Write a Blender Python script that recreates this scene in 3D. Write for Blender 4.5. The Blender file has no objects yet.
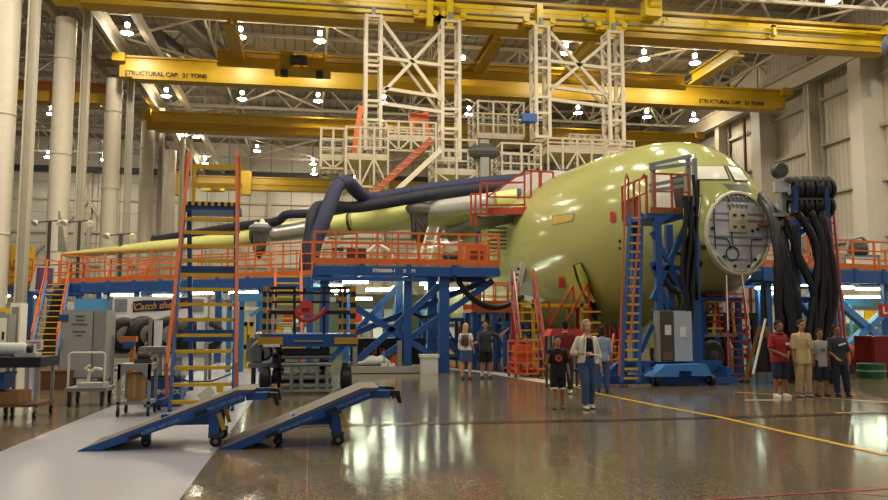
import bpy, bmesh, math, random
from mathutils import Vector, Matrix
from mathutils.bvhtree import BVHTree
V=Vector
random.seed(7)
sc=bpy.context.scene
COL=sc.collection
R=math.radians
# ------------------------------------------------------------------ camera
F=800.0; YAW=R(9.5); PITCH=R(5.36)
CAMZ=1.55
fw=V((math.sin(YAW)*math.cos(PITCH), math.cos(YAW)*math.cos(PITCH), math.sin(PITCH)))
rt=V((math.cos(YAW),-math.sin(YAW),0)); up=rt.cross(fw)
CP=V((0,0,CAMZ))
cam=bpy.data.cameras.new('camera'); camo=bpy.data.objects.new('camera',cam); COL.objects.link(camo)
cam.sensor_width=36; cam.lens=F/888*36; cam.clip_end=400
camo.location=CP; camo.rotation_euler=(math.pi/2+PITCH,0,-YAW); sc.camera=camo
def ray(x,y): return fw+rt*((x-444)/F)+up*((250-y)/F)
def P(x,y,Y):                       # point at world depth Y
    d=ray(x,y); return CP+d*(Y/d.y)
def G(x,y,z=0.0):                   # point at height z
    d=ray(x,y); return CP+d*((z-CAMZ)/d.z)
# ------------------------------------------------------------------ materials
def lin(c): return tuple(((v/255)/12.92 if v/255<=.04045 else ((v/255+.055)/1.055)**2.4) for v in c)
MATS={}
def mat(name,c,rough=.5,metal=0,var=.12,scale=3.0,emit=0,bump=0,spec=.5,ecol=None):
    if name in MATS: return MATS[name]
    m=bpy.data.materials.new(name); m.use_nodes=True; nt=m.node_tree; b=nt.nodes['Principled BSDF']
    b.inputs['Roughness'].default_value=rough; b.inputs['Metallic'].default_value=metal
    b.inputs['Specular IOR Level'].default_value=spec
    base=lin(c)
    tc=nt.nodes.new('ShaderNodeTexCoord'); no=nt.nodes.new('ShaderNodeTexNoise'); no.inputs['Scale'].default_value=scale; no.inputs['Detail'].default_value=4
    nt.links.new(tc.outputs['Object'],no.inputs['Vector'])
    mx=nt.nodes.new('ShaderNodeMix'); mx.data_type='RGBA'
    mx.inputs[6].default_value=(*[v*(1-var) for v in base],1); mx.inputs[7].default_value=(*[min(1,v*(1+var)) for v in base],1)
    nt.links.new(no.outputs['Fac'],mx.inputs[0]); nt.links.new(mx.outputs[2],b.inputs['Base Color'])
    if bump:
        bp=nt.nodes.new('ShaderNodeBump'); bp.inputs['Strength'].default_value=bump; nt.links.new(no.outputs['Fac'],bp.inputs['Height']); nt.links.new(bp.outputs['Normal'],b.inputs['Normal'])
    if emit:
        b.inputs['Emission Color'].default_value=(*(ecol or base),1); b.inputs['Emission Strength'].default_value=emit
    MATS[name]=m; return m
def stripe_mat(name,c,c2,axis,period,rough=.6,duty=.12,noise=.15,bump=.5,axis2=None,period2=3):
    m=bpy.data.materials.new(name); m.use_nodes=True; nt=m.node_tree; N=nt.nodes.new; L=nt.links.new; b=nt.nodes['Principled BSDF']
    b.inputs['Roughness'].default_value=rough
    tc=N('ShaderNodeTexCoord'); sp=N('ShaderNodeSeparateXYZ'); L(tc.outputs['Object'],sp.inputs[0])
    def line(ax,per,du):
        a=N('ShaderNodeMath'); a.operation='DIVIDE'; L(sp.outputs[ax],a.inputs[0]); a.inputs[1].default_value=per
        f=N('ShaderNodeMath'); f.operation='FRACT'; L(a.outputs[0],f.inputs[0])
        g=N('ShaderNodeMath'); g.operation='LESS_THAN'; L(f.outputs[0],g.inputs[0]); g.inputs[1].default_value=du
        return g.outputs[0]
    fac=line(axis,period,duty)
    if axis2 is not None:
        mm=N('ShaderNodeMath'); mm.operation='MAXIMUM'; L(fac,mm.inputs[0]); L(line(axis2,period2,.02),mm.inputs[1]); fac=mm.outputs[0]
    no=N('ShaderNodeTexNoise'); no.inputs['Scale'].default_value=.35; no.inputs['Detail'].default_value=6; L(tc.outputs['Object'],no.inputs['Vector'])
    c0=lin(c); mx=N('ShaderNodeMix'); mx.data_type='RGBA'; mx.inputs[6].default_value=(*[v*(1-noise) for v in c0],1); mx.inputs[7].default_value=(*[v*(1+noise) for v in c0],1); L(no.outputs['Fac'],mx.inputs[0])
    m2=N('ShaderNodeMix'); m2.data_type='RGBA'; L(fac,m2.inputs[0]); L(mx.outputs[2],m2.inputs[6]); m2.inputs[7].default_value=(*lin(c2),1)
    L(m2.outputs[2],b.inputs['Base Color'])
    if bump:
        bp=N('ShaderNodeBump'); bp.inputs['Strength'].default_value=bump; bp.inputs['Distance'].default_value=.03; L(fac,bp.inputs['Height']); bp.invert=True; L(bp.outputs['Normal'],b.inputs['Normal'])
    MATS[name]=m; return m
YEL=mat('crane_yellow',(182,146,22),.42,var=.18,scale=.6)
YELP=mat('paint_yellow',(222,178,30),.45)
BLU=mat('paint_blue',(36,82,150),.42,var=.2)
BLUL=mat('paint_blue_light',(70,136,208),.42)
BLUS=mat('pale_blue_paint',(78,150,200),.5)
ORA=mat('paint_orange',(214,106,42),.5,var=.18)
RED=mat('paint_red',(190,40,32),.45)
WHT=mat('paint_white',(236,230,214),.5,var=.08)
STL=mat('steel_beige',(186,178,160),.55,var=.1,scale=1)
GRY=mat('paint_grey',(138,138,132),.5)
DGRY=mat('dark_grey',(62,62,60),.5)
BLK=mat('black_rubber',(20,20,21),.45)
BLKP=mat('black_paint',(26,26,28),.5)
ALU=mat('bare_aluminium',(205,202,198),.28,.75,.08)
CHR=mat('bare_steel',(170,170,168),.35,.7)
CARD=mat('cardboard',(150,112,70),.8)
WOOD=mat('crate_wood',(120,76,44),.7)
FAB=mat('white_fabric',(225,225,222),.8)
DUCT=mat('duct_fabric_navy',(38,43,78),.62,var=.25,scale=9,bump=.3)
DUCTD=mat('duct_fabric_dark',(30,34,50),.65,bump=.3)
GRN=mat('zinc_chromate_primer',(178,181,112),.16,.0,.1,.5,spec=.55)
GRNL=mat('pale_primer',(226,228,140),.3,0,.08,.6)
GRNG=mat('grey_green_panel',(150,158,140),.35)
LGRY=mat('fairing_grey',(176,172,168),.4)
TUBE=mat('tube_glow',(235,250,215),.5,emit=26,ecol=(.86,1,.74))
GLOW=mat('lamp_glow',(255,240,210),.5,emit=90,ecol=(1,.9,.68))
BULB=mat('bulb_glow',(255,250,235),.5,emit=40,ecol=(1,.95,.85))
# ------------------------------------------------------------------ mesh builder
class MB:
    def __init__(s): s.v=[]; s.f=[]; s.m=[]; s.mi=0
    def add(s,vs,fs):
        o=len(s.v); s.v+= [V(p) for p in vs]
        for f in fs: s.f.append([i+o for i in f]); s.m.append(s.mi)
        return s
    def bx(s,x0,x1,y0,y1,z0,z1):
        return s.add([(x0,y0,z0),(x1,y0,z0),(x1,y1,z0),(x0,y1,z0),(x0,y0,z1),(x1,y0,z1),(x1,y1,z1),(x0,y1,z1)],
          [(0,3,2,1),(4,5,6,7),(0,1,5,4),(1,2,6,5),(2,3,7,6),(3,0,4,7)])
    def box(s,c,sx,sy,sz,rz=0,ax=None):      # oriented box round centre
        c=V(c); X=V((math.cos(rz),math.sin(rz),0)); Y=V((-math.sin(rz),math.cos(rz),0)); Z=V((0,0,1))
        if ax: X,Y,Z=ax
        p=[c+X*(i*sx/2)+Y*(j*sy/2)+Z*(k*sz/2) for k in(-1,1) for (i,j) in((-1,-1),(1,-1),(1,1),(-1,1))]
        return s.add(p,[(0,3,2,1),(4,5,6,7),(0,1,5,4),(1,2,6,5),(2,3,7,6),(3,0,4,7)])
    def bar(s,p,q,w,h=None,upv=(0,0,1)):
        p=V(p); q=V(q); h=h or w; d=(q-p)
        if d.length<1e-6: return s
        L=d.length; d.normalize(); u=V(upv)
        if abs(d.dot(u))>.98: u=V((0,1,0)) if abs(d.y)<.9 else V((1,0,0))
        x=d.cross(u).normalized(); z=x.cross(d)
        return s.box((p+q)/2,w,L,h,ax=(x,d,z))
    def tube(s,pts,r,n=8,caps=True):
        pts=[V(p) for p in pts]; N=len(pts); rs=r if isinstance(r,(list,tuple)) else [r]*N
        ds=[(pts[min(i+1,N-1)]-pts[max(i-1,0)]).normalized() for i in range(N)]
        u=V((0,0,1)) if abs(ds[0].z)<.9 else V((1,0,0)); u=(u-ds[0]*u.dot(ds[0])).normalized()
        vs=[];fs=[]
        for i in range(N):
            u=(u-ds[i]*u.dot(ds[i])); u.normalize(); w=ds[i].cross(u)
            for k in range(n):
                a=2*math.pi*k/n; vs.append(pts[i]+(u*math.cos(a)+w*math.sin(a))*rs[i])
        for i in range(N-1):
            for k in range(n): fs.append((i*n+k,i*n+(k+1)%n,(i+1)*n+(k+1)%n,(i+1)*n+k))
        if caps: fs.append(tuple(range(n))[::-1]); fs.append(tuple((N-1)*n+k for k in range(n)))
        return s.add(vs,fs)
    def rod(s,p,q,r,n=8): return s.tube([p,q],r,n)
    def lathe(s,o,ax,prof,n=16):       # prof: (along axis, radius)
        ax=V(ax).normalized(); o=V(o)
        return s.tube([o+ax*(t+1e-5*i) for i,(t,r) in enumerate(prof)],[max(r,1e-4) for t,r in prof],n) if False else s._lathe(o,ax,prof,n)
    def _lathe(s,o,ax,prof,n):
        u=V((0,0,1)) if abs(ax.z)<.9 else V((1,0,0)); u=(u-ax*u.dot(ax)).normalized(); w=ax.cross(u); vs=[];fs=[]
        for t,r in prof:
            for k in range(n):
                a=2*math.pi*k/n; vs.append(o+ax*t+(u*math.cos(a)+w*math.sin(a))*max(r,1e-4))
        for i in range(len(prof)-1):
            for k in range(n): fs.append((i*n+k,i*n+(k+1)%n,(i+1)*n+(k+1)%n,(i+1)*n+k))
        fs.append(tuple(range(n))[::-1]); fs.append(tuple((len(prof)-1)*n+k for k in range(n)))
        return s.add(vs,fs)
    def ell(s,c,rx,ry,rz,n=14,m=9,rot=None):
        c=V(c); vs=[];fs=[]
        for j in range(m+1):
            t=math.pi*j/m
            for k in range(n):
                a=2*math.pi*k/n; p=V((rx*math.sin(t)*math.cos(a),ry*math.sin(t)*math.sin(a),rz*math.cos(t)))
                if rot: p=rot@p
                vs.append(c+p)
        for j in range(m):
            for k in range(n): fs.append((j*n+k,(j+1)*n+k,(j+1)*n+(k+1)%n,j*n+(k+1)%n))
        return s.add(vs,fs)
    def prism(s,poly,ext):
        poly=[V(p) for p in poly]; e=V(ext); n=len(poly)
        return s.add(poly+[p+e for p in poly],[tuple(range(n))[::-1],tuple(range(n,2*n))]+[(i,(i+1)%n,n+(i+1)%n,n+i) for i in range(n)])
    def loft(s,rings,caps=True):
        n=len(rings[0]); vs=[p for r in rings for p in r]; fs=[]
        for i in range(len(rings)-1):
            for k in range(n): fs.append((i*n+k,i*n+(k+1)%n,(i+1)*n+(k+1)%n,(i+1)*n+k))
        if caps: fs.append(tuple(range(n))[::-1]); fs.append(tuple((len(rings)-1)*n+k for k in range(n)))
        return s.add(vs,fs)
    def torus(s,c,ax,Rm,r,n=20,k=8,a0=0,a1=360):
        ax=V(ax).normalized(); u=V((0,0,1)) if abs(ax.z)<.9 else V((1,0,0)); u=(u-ax*u.dot(ax)).normalized(); w=ax.cross(u)
        return s.tube([V(c)+(u*math.cos(R(a0+(a1-a0)*i/n))+w*math.sin(R(a0+(a1-a0)*i/n)))*Rm for i in range(n+1)],r,k,caps=a1-a0<360)
    def build(s,name,m,parent=None,smooth=False,kind=None,label=None):
        off=LOC.get(parent.name,V((0,0,0))) if parent else V((0,0,0))
        me=bpy.data.meshes.new(name); me.from_pydata([p-off for p in s.v],[],s.f)
        ms=m if isinstance(m,(list,tuple)) else [m]
        for x in ms: me.materials.append(x)
        if len(ms)>1: me.polygons.foreach_set('material_index',s.m)
        bm=bmesh.new(); bm.from_mesh(me); bmesh.ops.recalc_face_normals(bm,faces=bm.faces); bm.to_mesh(me); bm.free()
        if smooth:
            me.polygons.foreach_set('use_smooth',[True]*len(me.polygons))
            if smooth!='full': me.set_sharp_from_angle(angle=R(38))
        o=bpy.data.objects.new(name,me); COL.objects.link(o)
        if parent: o.parent=parent
        LOC[o.name]=off
        if kind: o['kind']=kind
        if label: o['label']=label
        return o
LOC={}
def T(name,label,cat,loc,group=None):
    o=bpy.data.objects.new(name,None); COL.objects.link(o); o.location=loc; o.empty_display_size=.2
    o['label']=label; o['category']=cat
    if group: o['group']=group
    LOC[o.name]=V(loc); return o
def tag(o,label,cat,group=None):
    o['label']=label; o['category']=cat
    if group: o['group']=group
    return o
def S(name,mb,m,smooth=False): return mb.build(name,m,None,smooth,kind='structure')
def text(s,org,right,upd,size,m,parent,name='lettering',align='CENTER',italic=0,ext=.004,bold=0):
    c=bpy.data.curves.new('t','FONT'); c.body=s; c.size=size; c.align_x=align; c.align_y='CENTER'; c.extrude=ext; c.shear=italic; c.offset=bold
    t=bpy.data.objects.new('t',c); COL.objects.link(t); dg=bpy.context.evaluated_depsgraph_get(); me=bpy.data.meshes.new_from_object(t.evaluated_get(dg)); bpy.data.objects.remove(t)
    r=V(right).normalized(); u=V(upd).normalized(); n=r.cross(u); off=LOC[parent.name]
    for v in me.vertices: v.co=V(org)+r*v.co.x+u*v.co.y+n*v.co.z-off
    me.materials.clear(); me.materials.append(m)
    o=bpy.data.objects.new(name,me); COL.objects.link(o); o.parent=parent; LOC[o.name]=off; return o
def copy_tree(o,parent=None,loc=None):
    c=o.copy(); COL.objects.link(c)
    if parent: c.parent=parent
    if loc is not None: c.location=loc
    LOC[c.name]=V(loc) if loc is not None else LOC.get(o.name,V((0,0,0)))
    for ch in list(o.children): copy_tree(ch,c)
    return c
X_,Y_,Z_=V((1,0,0)),V((0,1,0)),V((0,0,1))
def railing(parent,pts,h,m,n,w=.05,mids=(.5,),toe=.12,posts=True,name='railing'):
    """rails along a base polyline, posts as sub-parts"""
    pts=[V(p) for p in pts]; mb=MB()
    for a,b in zip(pts,pts[1:]):
        mb.bar(a+Z_*h,b+Z_*h,w)
        for k in mids: mb.bar(a+Z_*h*k,b+Z_*h*k,w*.8)
        if toe: mb.bar(a+Z_*(toe/2+.01),b+Z_*(toe/2+.01),.02,toe)
    o=mb.build(name,m,parent)
    L=[(b-a).length for a,b in zip(pts,pts[1:])]; tot=sum(L)
    for i in range(n+1):
        d=tot*i/n; k=0
        while k<len(L)-1 and d>L[k]+1e-6: d-=L[k]; k+=1
        p=pts[k].lerp(pts[k+1],min(1,d/L[k])); MB().bar(p,p+Z_*(h+w/2),w*1.1).build('post',m,o)
    return o
def brace_x(parent,a,b,c,d,w,m):      # two crossing bars a-d, b-c
    MB().bar(a,d,w).build('brace',m,parent); MB().bar(b,c,w).build('brace',m,parent)
def stair(root,foot,head,wid,n,ms,mt,mr,rail_h=1.0,rails=(1,1),tread_d=.24,str_w=.05,str_h=.2,tread_t=.04):
    foot=V(foot);head=V(head);wid=V(wid); d=head-foot; dh=V((d.x,d.y,0)); dh=dh.normalized() if dh.length>1e-4 else Y_
    wn=wid.normalized()
    for sd in(-1,1):
        MB().bar(foot+wid*sd/2,head+wid*sd/2,str_w,str_h).build('stringer',ms,root)
        if rails[(sd+1)//2]:
            mb=MB(); a=foot+wid*sd/2; b=head+wid*sd/2; k=Z_*rail_h
            mb.bar(a+k+d*.04,b+k,.05); mb.bar(a+k*.5+d*.04,b+k*.5,.04)
            for t in(.05,.5,.98): mb.bar(a+d*t,a+d*t+k,.045)
            mb.build('handrail',mr,root)
    for i in range(n):
        c=foot+d*((i+.6)/n); MB().box(c,wid.length,tread_d,tread_t,ax=(wn,Z_.cross(wn),Z_)).build('tread',mt,root)
def lattice(mb,x0,x1,y0,y1,z0,z1,nx,nz,w,diag=True):
    """open tube frame, welded as one mesh"""
    for y in(y0,y1):
        for i in range(nx+1): x=x0+(x1-x0)*i/nx; mb.bar((x,y,z0),(x,y,z1),w)
        for k in range(nz+1): z=z0+(z1-z0)*k/nz; mb.bar((x0,y,z),(x1,y,z),w*.9)
        if diag:
            for i in range(nx):
                for k in range(nz):
                    xa=x0+(x1-x0)*i/nx; xb=x0+(x1-x0)*(i+1)/nx; za=z0+(z1-z0)*k/nz; zb=z0+(z1-z0)*(k+1)/nz
                    mb.bar((xa,y,za),(xb,y,zb),w*.7) if (i+k)%2 else mb.bar((xb,y,za),(xa,y,zb),w*.7)
    for i in range(nx+1):
        for k in range(nz+1):
            x=x0+(x1-x0)*i/nx; z=z0+(z1-z0)*k/nz; mb.bar((x,y0,z),(x,y1,z),w*.8)
    return mb
def wheel(parent,c,ax,r,w,name='caster',m=None):
    ax=V(ax).normalized(); c=V(c)
    o=MB().lathe(c-ax*w/2,ax,[(0,r*.75),(w*.12,r),(w*.88,r),(w,r*.75)],16).build(name,m or BLK,parent,True); 
    MB().lathe(c-ax*w*.56,ax,[(0,r*.42),(w*1.12,r*.42)],12).build('hub',GRY,o,True); return o
# ================================================================== SETTING
XL,XR=-14.8,41.0
def floor_mat():
    m=bpy.data.materials.new('polished_aggregate'); m.use_nodes=True; nt=m.node_tree; N=nt.nodes.new; L=nt.links.new; b=nt.nodes['Principled BSDF']
    tc=N('ShaderNodeTexCoord')
    v=N('ShaderNodeTexVoronoi'); v.inputs['Scale'].default_value=55; L(tc.outputs['Object'],v.inputs['Vector'])
    n=N('ShaderNodeTexNoise'); n.inputs['Scale'].default_value=.35; n.inputs['Detail'].default_value=8; L(tc.outputs['Object'],n.inputs['Vector'])
    r=N('ShaderNodeValToRGB'); r.color_ramp.elements[0].color=(*lin((84,76,60)),1); r.color_ramp.elements[1].color=(*lin((152,138,112)),1)
    sp=N('ShaderNodeSeparateColor'); L(v.outputs['Color'],sp.inputs[0]); L(sp.outputs[0],r.inputs[0])
    mx=N('ShaderNodeMix'); mx.data_type='RGBA'; mx.blend_type='MULTIPLY'; mx.inputs[0].default_value=.6; L(r.outputs[0],mx.inputs[6])
    r2=N('ShaderNodeValToRGB'); r2.color_ramp.elements[0].position=.3; r2.color_ramp.elements[0].color=(.6,.6,.6,1); r2.color_ramp.elements[1].position=.75; L(n.outputs['Fac'],r2.inputs[0]); L(r2.outputs[0],mx.inputs[7])
    # slab joints
    br=N('ShaderNodeTexBrick'); br.inputs['Scale'].default_value=1; br.offset=0; br.inputs['Brick Width'].default_value=3.1; br.inputs['Row Height'].default_value=3.1; br.inputs['Mortar Size'].default_value=.008; br.inputs['Color1'].default_value=br.inputs['Color2'].default_value=(1,1,1,1); br.inputs['Mortar'].default_value=(1.5,1.5,1.5,1)
    L(tc.outputs['Object'],br.inputs['Vector'])
    m2=N('ShaderNodeMix'); m2.data_type='RGBA'; m2.blend_type='MULTIPLY'; m2.inputs[0].default_value=1; L(mx.outputs[2],m2.inputs[6]); L(br.outputs['Color'],m2.inputs[7])
    L(m2.outputs[2],b.inputs['Base Color'])
    n2=N('ShaderNodeTexNoise'); n2.inputs['Scale'].default_value=1.1; n2.inputs['Detail'].default_value=5; L(tc.outputs['Object'],n2.inputs['Vector'])
    mr=N('ShaderNodeMapRange'); mr.inputs[3].default_value=.07; mr.inputs[4].default_value=.17; L(n2.outputs['Fac'],mr.inputs[0]); L(mr.outputs[0],b.inputs['Roughness'])
    n3=N('ShaderNodeTexNoise'); n3.inputs['Scale'].default_value=5; n3.inputs['Detail'].default_value=3; L(tc.outputs['Object'],n3.inputs['Vector'])
    bp=N('ShaderNodeBump'); bp.inputs['Strength'].default_value=.06; bp.inputs['Distance'].default_value=.02; L(n3.outputs['Fac'],bp.inputs['Height']); L(bp.outputs['Normal'],b.inputs['Normal'])
    b.inputs['Specular IOR Level'].default_value=.62
    return m
FLOOR=floor_mat()
S('floor',MB().bx(-50,46,-14,118,-.2,0),FLOOR)
def ribbon(name,pts,w,m,z=.004):
    pts=[G(x,y,z) for x,y in pts]; L=[];Rr=[]
    for i,p in enumerate(pts):
        d=(pts[min(i+1,len(pts)-1)]-pts[max(i-1,0)]); d.z=0; d.normalize(); n=V((-d.y,d.x,0)); L.append(p+n*w/2); Rr.append(p-n*w/2)
    mb=MB(); n=len(pts); mb.add(L+Rr,[(i,i+1,n+i+1,n+i) for i in range(n-1)]); return S(name,mb,m)
WALK=mat('walkway_white',(168,168,178),.28,0,.06,.8,spec=.5)
S('floor_walkway',MB().add([(-3.72,1.2,.003),(-1.12,1.2,.003),(-1.12,34,.003),(-3.72,34,.003)],[(0,1,2,3)]),WALK)
LINEY=mat('line_yellow',(215,170,30),.35); LINEW=mat('line_white',(200,198,188),.35); LINER=mat('line_red',(170,30,40),.35); LINED=mat('line_dark',(52,46,36),.25)
ribbon('floor_line_yellow',[(512,370),(530,374),(560,382),(600,394),(660,406),(720,417),(790,433),(888,455)],.12,LINEY,.005)
ribbon('floor_line_white',[(440,368),(495,373),(530,379),(575,386)],.6,LINEW)
ribbon('floor_joint',[(300,426),(444,423),(600,420.5),(740,417),(888,413)],.3,LINED)
ribbon('floor_line_red',[(660,503),(760,496),(888,488)],.035,LINER,.006)
ribbon('floor_line_red.001',[(830,489.5),(860,493),(888,496)],.035,LINER)
ribbon('floor_line_yellow.001',[(735,392),(800,396),(888,402)],.1,LINEY)
ribbon('floor_line_white.001',[(745,400),(775,400)],.16,LINEW)
ribbon('floor_line_yellow.002',[(835,413),(888,413)],.2,LINEY)
# walls
WALLB=stripe_mat('back_panels',(205,200,188),(150,142,128),0,2.9,duty=.05,axis2=2,period2=4.2)
WALLR=stripe_mat('right_panels',(206,198,182),(176,168,150),1,.55,duty=.16)
S('wall_back',MB().bx(-50,46,115,115.4,0,28),WALLB)
S('wall_right',MB().bx(43,43.4,-2,115,0,28),WALLR)
S('wall_left',MB().bx(-50.4,-50,-14,115,0,28),WALLB)
CEIL=stripe_mat('roof_deck',(140,130,108),(104,96,80),0,.9,duty=.2)
S('ceiling',MB().bx(-50,46,-14,118,27.2,27.5),CEIL)
mb=MB()
for z in(4,8.2,12.4,16.6,20.5): mb.bx(42.55,43,10,115,z,z+.22)
S('wall_girts',mb,STL)
mb=MB()
for z in(5,9.5,14,18.5): mb.bx(-50,46,114.7,115,z,z+.25)
for x in range(-46,44,8): mb.bx(x,x+.4,114.4,115,0,23)
for x in(-38,-22):
    mb.bar((x,114.6,9.5),(x+8,114.6,18.5),.35); mb.bar((x+8,114.6,18.5),(x+14,114.6,9.5),.35)
S('wall_back_framing',mb,STL)
S('trim_1',MB().bx(-50,46,114.2,115,22.3,23.1),DGRY)
# right wall columns: wide white boxed pier + steel H column
for i,Y in enumerate((44,53.5,67.5,84,100)):
    S('wall_pier' if not i else 'wall_pier.%03d'%i,MB().bx(41.2,43,Y,Y+1.5,0,22.2),mat('pier_offwhite',(204,198,184),.55,var=.08))
for i,Y in enumerate((47.3,60.8,76,92)):
    mb=MB().bx(41.5,41.6,Y-.35,Y+.35,0,27).bx(42.6,42.7,Y-.35,Y+.35,0,27).bx(41.5,42.7,Y-.05,Y+.05,0,27)
    S('wall_column' if not i else 'wall_column.%03d'%i,mb,STL)
S('wall_downpipe',MB().rod((42.3,72,2),(42.3,72,22),.16),mat('pipe_maroon',(110,32,30),.5))
# hall columns, left row
for i,Y in enumerate((42.3,51.8,64.3,77.6,90)):
    mb=MB().rod((XL-.5,Y,0),(XL-.5,Y,20.6),.62,20)
    for z in(6,12,18): mb.torus((XL-.5,Y,z),Z_,.64,.05,20,5)
    S('column' if not i else 'column.%03d'%i,mb,mat('column_offwhite',(214,205,186),.5,var=.08),True)
    mb=MB().bx(XL+.52,XL+.6,Y-.25,Y+.25,0,22).bx(XL+.9,XL+.98,Y-.25,Y+.25,0,22).bx(XL+.6,XL+.9,Y-.04,Y+.04,0,22)
    S('side_column' if not i else 'side_column.%03d'%i,mb,STL)
# runway girders
def runway(name,x,z0,z1,y0=20,y1=114):
    mb=MB().bx(x-.06,x+.06,y0,y1,z0,z1).bx(x-.45,x+.45,y0,y1,z1-.12,z1).bx(x-.35,x+.35,y0,y1,z0,z0+.12).bx(x-.05,x+.05,y0,y1,z1,z1+.15)
    return S(name,mb,STL)
runway('runway_beam_left',XL,22.0,23.4); runway('runway_beam_right',XR+.3,22.0,23.5)
mb=MB()
for x in(-17.6,-12.2): mb.bx(x-.2,x+.2,20,114,22.6,23.3)
S('roof_beam',mb,STL)
# roof trusses
def truss(name,a,b,z0,z1,n,w=.22):
    a=V(a);b=V(b); mb=MB(); 
    mb.bar(a+Z_*z0,b+Z_*z0,w); mb.bar(a+Z_*z1,b+Z_*z1,w)
    for i in range(n):
        p=a.lerp(b,i/n); q=a.lerp(b,(i+1)/n); mid=(p+q)/2
        mb.bar(p+Z_*z0,mid+Z_*z1,w*.7); mb.bar(mid+Z_*z1,q+Z_*z0,w*.7); mb.bar(mid+Z_*z0,mid+Z_*z1,w*.5)
    return S(name,mb,STL)
k=0
for Y in(38,48.5,58,69,82,95,107):
    truss('roof_truss' if not k else 'roof_truss.%03d'%k,(-49,Y,0),(45,Y,0),23.6,26.6,16); k+=1
for x in(-40,-30,-21,-8,1,10,20,30,38):
    truss('roof_truss.%03d'%k,(x,25,0),(x,114,0),24,26.6,14,.16); k+=1
mb=MB()
ys=(38,48.5,58,69,82,95,107); xs=(-40,-30,-21,-8,1,10,20,30,38)
for i in range(len(ys)-1):
    for j in range(len(xs)-1):
        if (i+j)%2==0:
            mb.bar((xs[j],ys[i],23.7),(xs[j+1],ys[i+1],23.7),.16); mb.bar((xs[j+1],ys[i],23.7),(xs[j],ys[i+1],23.7),.16)
for Y in range(30,114,4): mb.bx(-49,45,Y,Y+.12,26.8,27.1)
S('roof_bracing',mb,STL)
mb=MB()
for Y,x0 in((46,-12),(61,-9),(74,-5)): mb.rod((-12.6,Y-8,24.8),(-7.5,Y+10,24.8),.75,14)
S('roof_duct',mb,mat('galvanised',(120,116,108),.4,.4),True)
for i,(x,z0) in enumerate(((4,18),(26,18))):
    mb=MB().bx(x-.15,x+.15,114.1,114.3,0,26); S('wall_conduit' if not i else 'wall_conduit.%03d'%i,mb,STL)
# stanchion between floor and roof in the middle of the back
mb=MB()
for x in(-13.3,-12.5):
    mb.bx(x-.08,x+.08,86,86.2,0,24)
for z in range(1,24,1): mb.bar((-13.3,86.1,z),(-12.5,86.1,z+1 if z%2 else z),.1)
S('lattice_column',mb,STL)
# ================================================================== LIGHTS
def point(p,w,col=(1,.89,.7),r=.3):
    l=bpy.data.lights.new('lamp_or_fill_light','SPOT'); l.energy=w; l.color=col; l.shadow_soft_size=r; l.spot_size=R(172); l.spot_blend=.25; o=bpy.data.objects.new('lamp_or_fill_light',l); COL.objects.link(o); o.location=p; return o
LAMPW=700
lamp0=None
LAMPS=[(127,33,'bright high-bay lamp under the roof between the second column and the front crane'),
(25,91,'high-bay lamp just above the orange crane in the side bay'),
(51,114,'high-bay lamp shining below the lower edge of the orange side-bay crane'),
(166,96,'high-bay lamp below the lettered end of the second crane girder'),
(320,41,'large high-bay lamp above the hoist trolley'),
(240,37,'high-bay lamp touching the yellow monorail above the tall stair'),
(242,99,'high-bay lamp between two crane girders, above the tall blue and orange stair'),
(318,101,'high-bay lamp between two crane girders, directly under the hoist trolley'),
(384,103,'high-bay lamp seen inside the first white mast frame near its foot'),
(463,65,'high-bay lamp just beside the second mast of the first white frame'),
(566,53,'high-bay lamp seen through the upper cross of the second white frame'),
(644,59,'high-bay lamp past the second white frame, below the bright front crane'),
(578,113,'high-bay lamp seen low inside the second white frame'),
(647,117,'high-bay lamp past the foot of the second white frame'),
(469,114,'high-bay lamp above the white mesh cages, between both white frames'),
(695,63,'bright high-bay lamp under the diagonal yellow monorail'),
(694,120,'high-bay lamp below the lettering at the far end of the second crane girder'),
(833,1,'high-bay lamp cut by the top edge above the front crane'),
(29,144,'high-bay lamp beside the first column, high above the side bay'),
(48,157,'high-bay lamp hanging against the first round white column'),
(104,160,'high-bay lamp between the two nearest round white columns'),
(185,135,'first of two adjoining high-bay lamps above the tall stair'),
(196,137,'second of two adjoining high-bay lamps above the tall stair'),
(205,163,'high-bay lamp seen between the top rails of the tall stair'),
(257,151,'high-bay lamp above the far crane, past the top of the tall stair'),
(313,164,'upper lamp of a close pair beside the white baskets'),
(314,174,'lower lamp of a close pair beside the white baskets'),
(355,181,'far high-bay lamp under the first white basket'),
(243,203,'')]
LAMPS=[l for l in LAMPS if l[2]]
for i,(x,y,lab) in enumerate(LAMPS):
    z=22.6
    p=G(x,y,z)
    if p.y>110: p=P(x,y,107.5 if y>168 else 100)
    if lamp0 is None:
        lamp0=T('high_bay_lamp',lab,'lamp',p,'high-bay lamps under the roof')
        MB().lathe(p,Z_,[(0,.46),(.05,.47),(.22,.36),(.4,.2),(.42,.1)],16).build('reflector',GRY,lamp0,True)
        MB().lathe(p-Z_*.06,Z_,[(0,.36),(.06,.42)],16).build('lens',GLOW,lamp0)
        MB().lathe(p+Z_*.42,Z_,[(0,.12),(.1,.17),(.3,.17),(.36,.08)],10).build('ballast',BULB,lamp0,True)
        MB().rod(p+Z_*.7,p+Z_*1.5,.03,6).build('hanger',DGRY,lamp0)
        q=lamp0
    else:
        q=copy_tree(lamp0,None,p); q['label']=lab
    point(p-Z_*.5,LAMPW*.8); u=point(p-Z_*.45,LAMPW*.4); u.data.type='POINT'
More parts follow.
